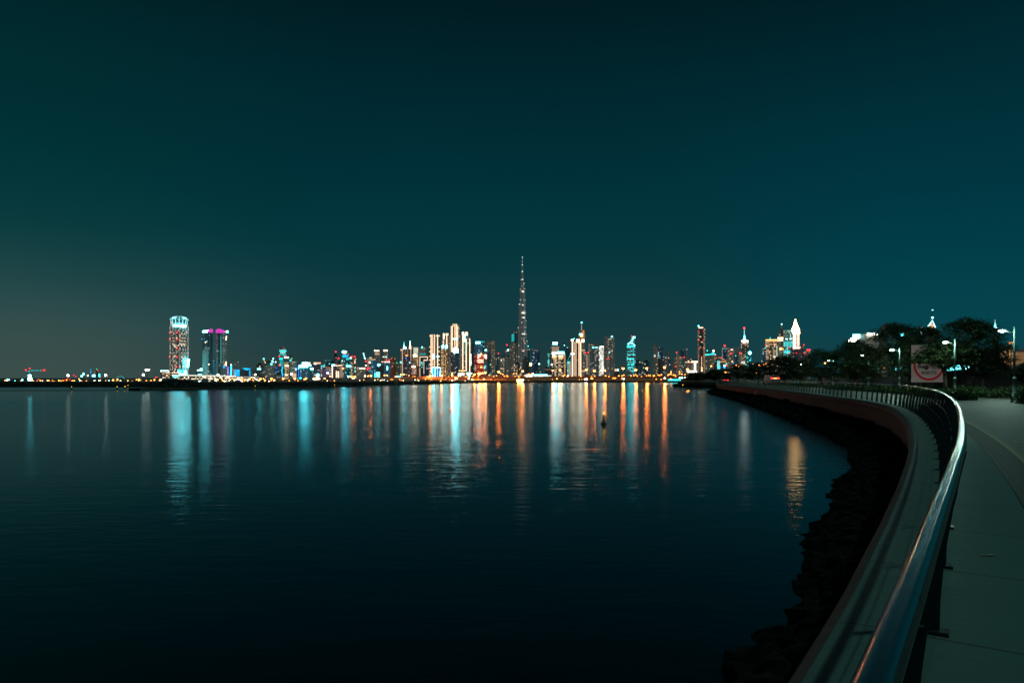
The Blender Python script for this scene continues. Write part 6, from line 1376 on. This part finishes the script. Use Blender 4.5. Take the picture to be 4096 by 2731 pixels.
right = ramp([(0.0, lin(20, 64, 72)), (T_(1350), lin(4, 70, 80)), (T_(1150), lin(0, 66, 76)), (T_(900), lin(0, 58, 69)), (T_(600), lin(0, 48, 58)), (T_(300), lin(0, 38, 46)), (T_(0), lin(1, 27, 33)), (1.0, lin(0, 24, 30))])
fl = N(nt, 'ShaderNodeMapRange'); fl.interpolation_type = 'SMOOTHSTEP'
fl.inputs[1].default_value = -.22; fl.inputs[2].default_value = -.60; fl.inputs[3].default_value = 0; fl.inputs[4].default_value = 1; L(az, fl.inputs[0])
fr = N(nt, 'ShaderNodeMapRange'); fr.interpolation_type = 'SMOOTHSTEP'
fr.inputs[1].default_value = .18; fr.inputs[2].default_value = .52; fr.inputs[3].default_value = 0; fr.inputs[4].default_value = 1; L(az, fr.inputs[0])
skyc = MIXC(nt, fr.outputs[0], MIXC(nt, fl.outputs[0], mid, left), right)
ns = N(nt, 'ShaderNodeTexNoise'); ns.inputs['Scale'].default_value = 2.2; ns.inputs['Detail'].default_value = 4
mp = N(nt, 'ShaderNodeMapping'); mp.inputs['Scale'].default_value = (1, 1, 3); L(tc.outputs['Generated'], mp.inputs[0]); L(mp.outputs[0], ns.inputs['Vector'])
skyc = MIXC(nt, 1.0, skyc, MIXC(nt, ns.outputs['Fac'], (.88, .88, .88), (1.12, 1.12, 1.12)), 'MULTIPLY')
SUN_EL, SUN_ROT = math.radians(60), math.radians(95)
sk = N(nt, 'ShaderNodeTexSky'); sk.sky_type = 'NISHITA'; sk.sun_disc = False; sk.sun_elevation = SUN_EL; sk.sun_rotation = SUN_ROT
sks = N(nt, 'ShaderNodeVectorMath', operation='SCALE'); L(sk.outputs[0], sks.inputs[0]); sks.inputs['Scale'].default_value = .00012
add = N(nt, 'ShaderNodeVectorMath', operation='ADD'); L(skyc, add.inputs[0]); L(sks.outputs[0], add.inputs[1])
L(add.outputs[0], bg.inputs[0]); bg.inputs[1].default_value = .94

sl = bpy.data.lights.new('moonlight', 'SUN'); sl.energy = .62; sl.angle = math.radians(1.1); sl.color = (.42, 1, .86)
so = bpy.data.objects.new('moonlight', sl); COL.objects.link(so)
dv = Vector((math.cos(SUN_EL) * math.sin(SUN_ROT), math.cos(SUN_EL) * math.cos(SUN_ROT), math.sin(SUN_EL)))
so.rotation_euler = (-dv).to_track_quat('-Z', 'Y').to_euler(); so.location = dv * 50

cam = bpy.data.cameras.new('camera'); co = bpy.data.objects.new('camera', cam); COL.objects.link(co)
co.location = (0, 0, CAMZ); co.rotation_euler = (math.pi / 2, 0, 0)
cam.sensor_width = 36; cam.lens = 36 * F / 4096; cam.shift_y = (HY - 1365.5) / 4096
cam.clip_start = .05; cam.clip_end = 40000
SC.camera = co
SC.view_settings.view_transform = 'Standard'; SC.view_settings.look = 'None'; SC.view_settings.exposure = 0; SC.view_settings.gamma = 1
SC.render.engine = 'CYCLES'
c = SC.cycles
c.use_denoising = True; c.denoiser = 'OPENIMAGEDENOISE'; c.use_adaptive_sampling = False
c.max_bounces = 5; c.diffuse_bounces = 2; c.glossy_bounces = 3; c.transmission_bounces = 2; c.sample_clamp_indirect = 6; c.sample_clamp_direct = 0
c.caustics_reflective = True; c.filter_width = 1.6; c.use_light_tree = True
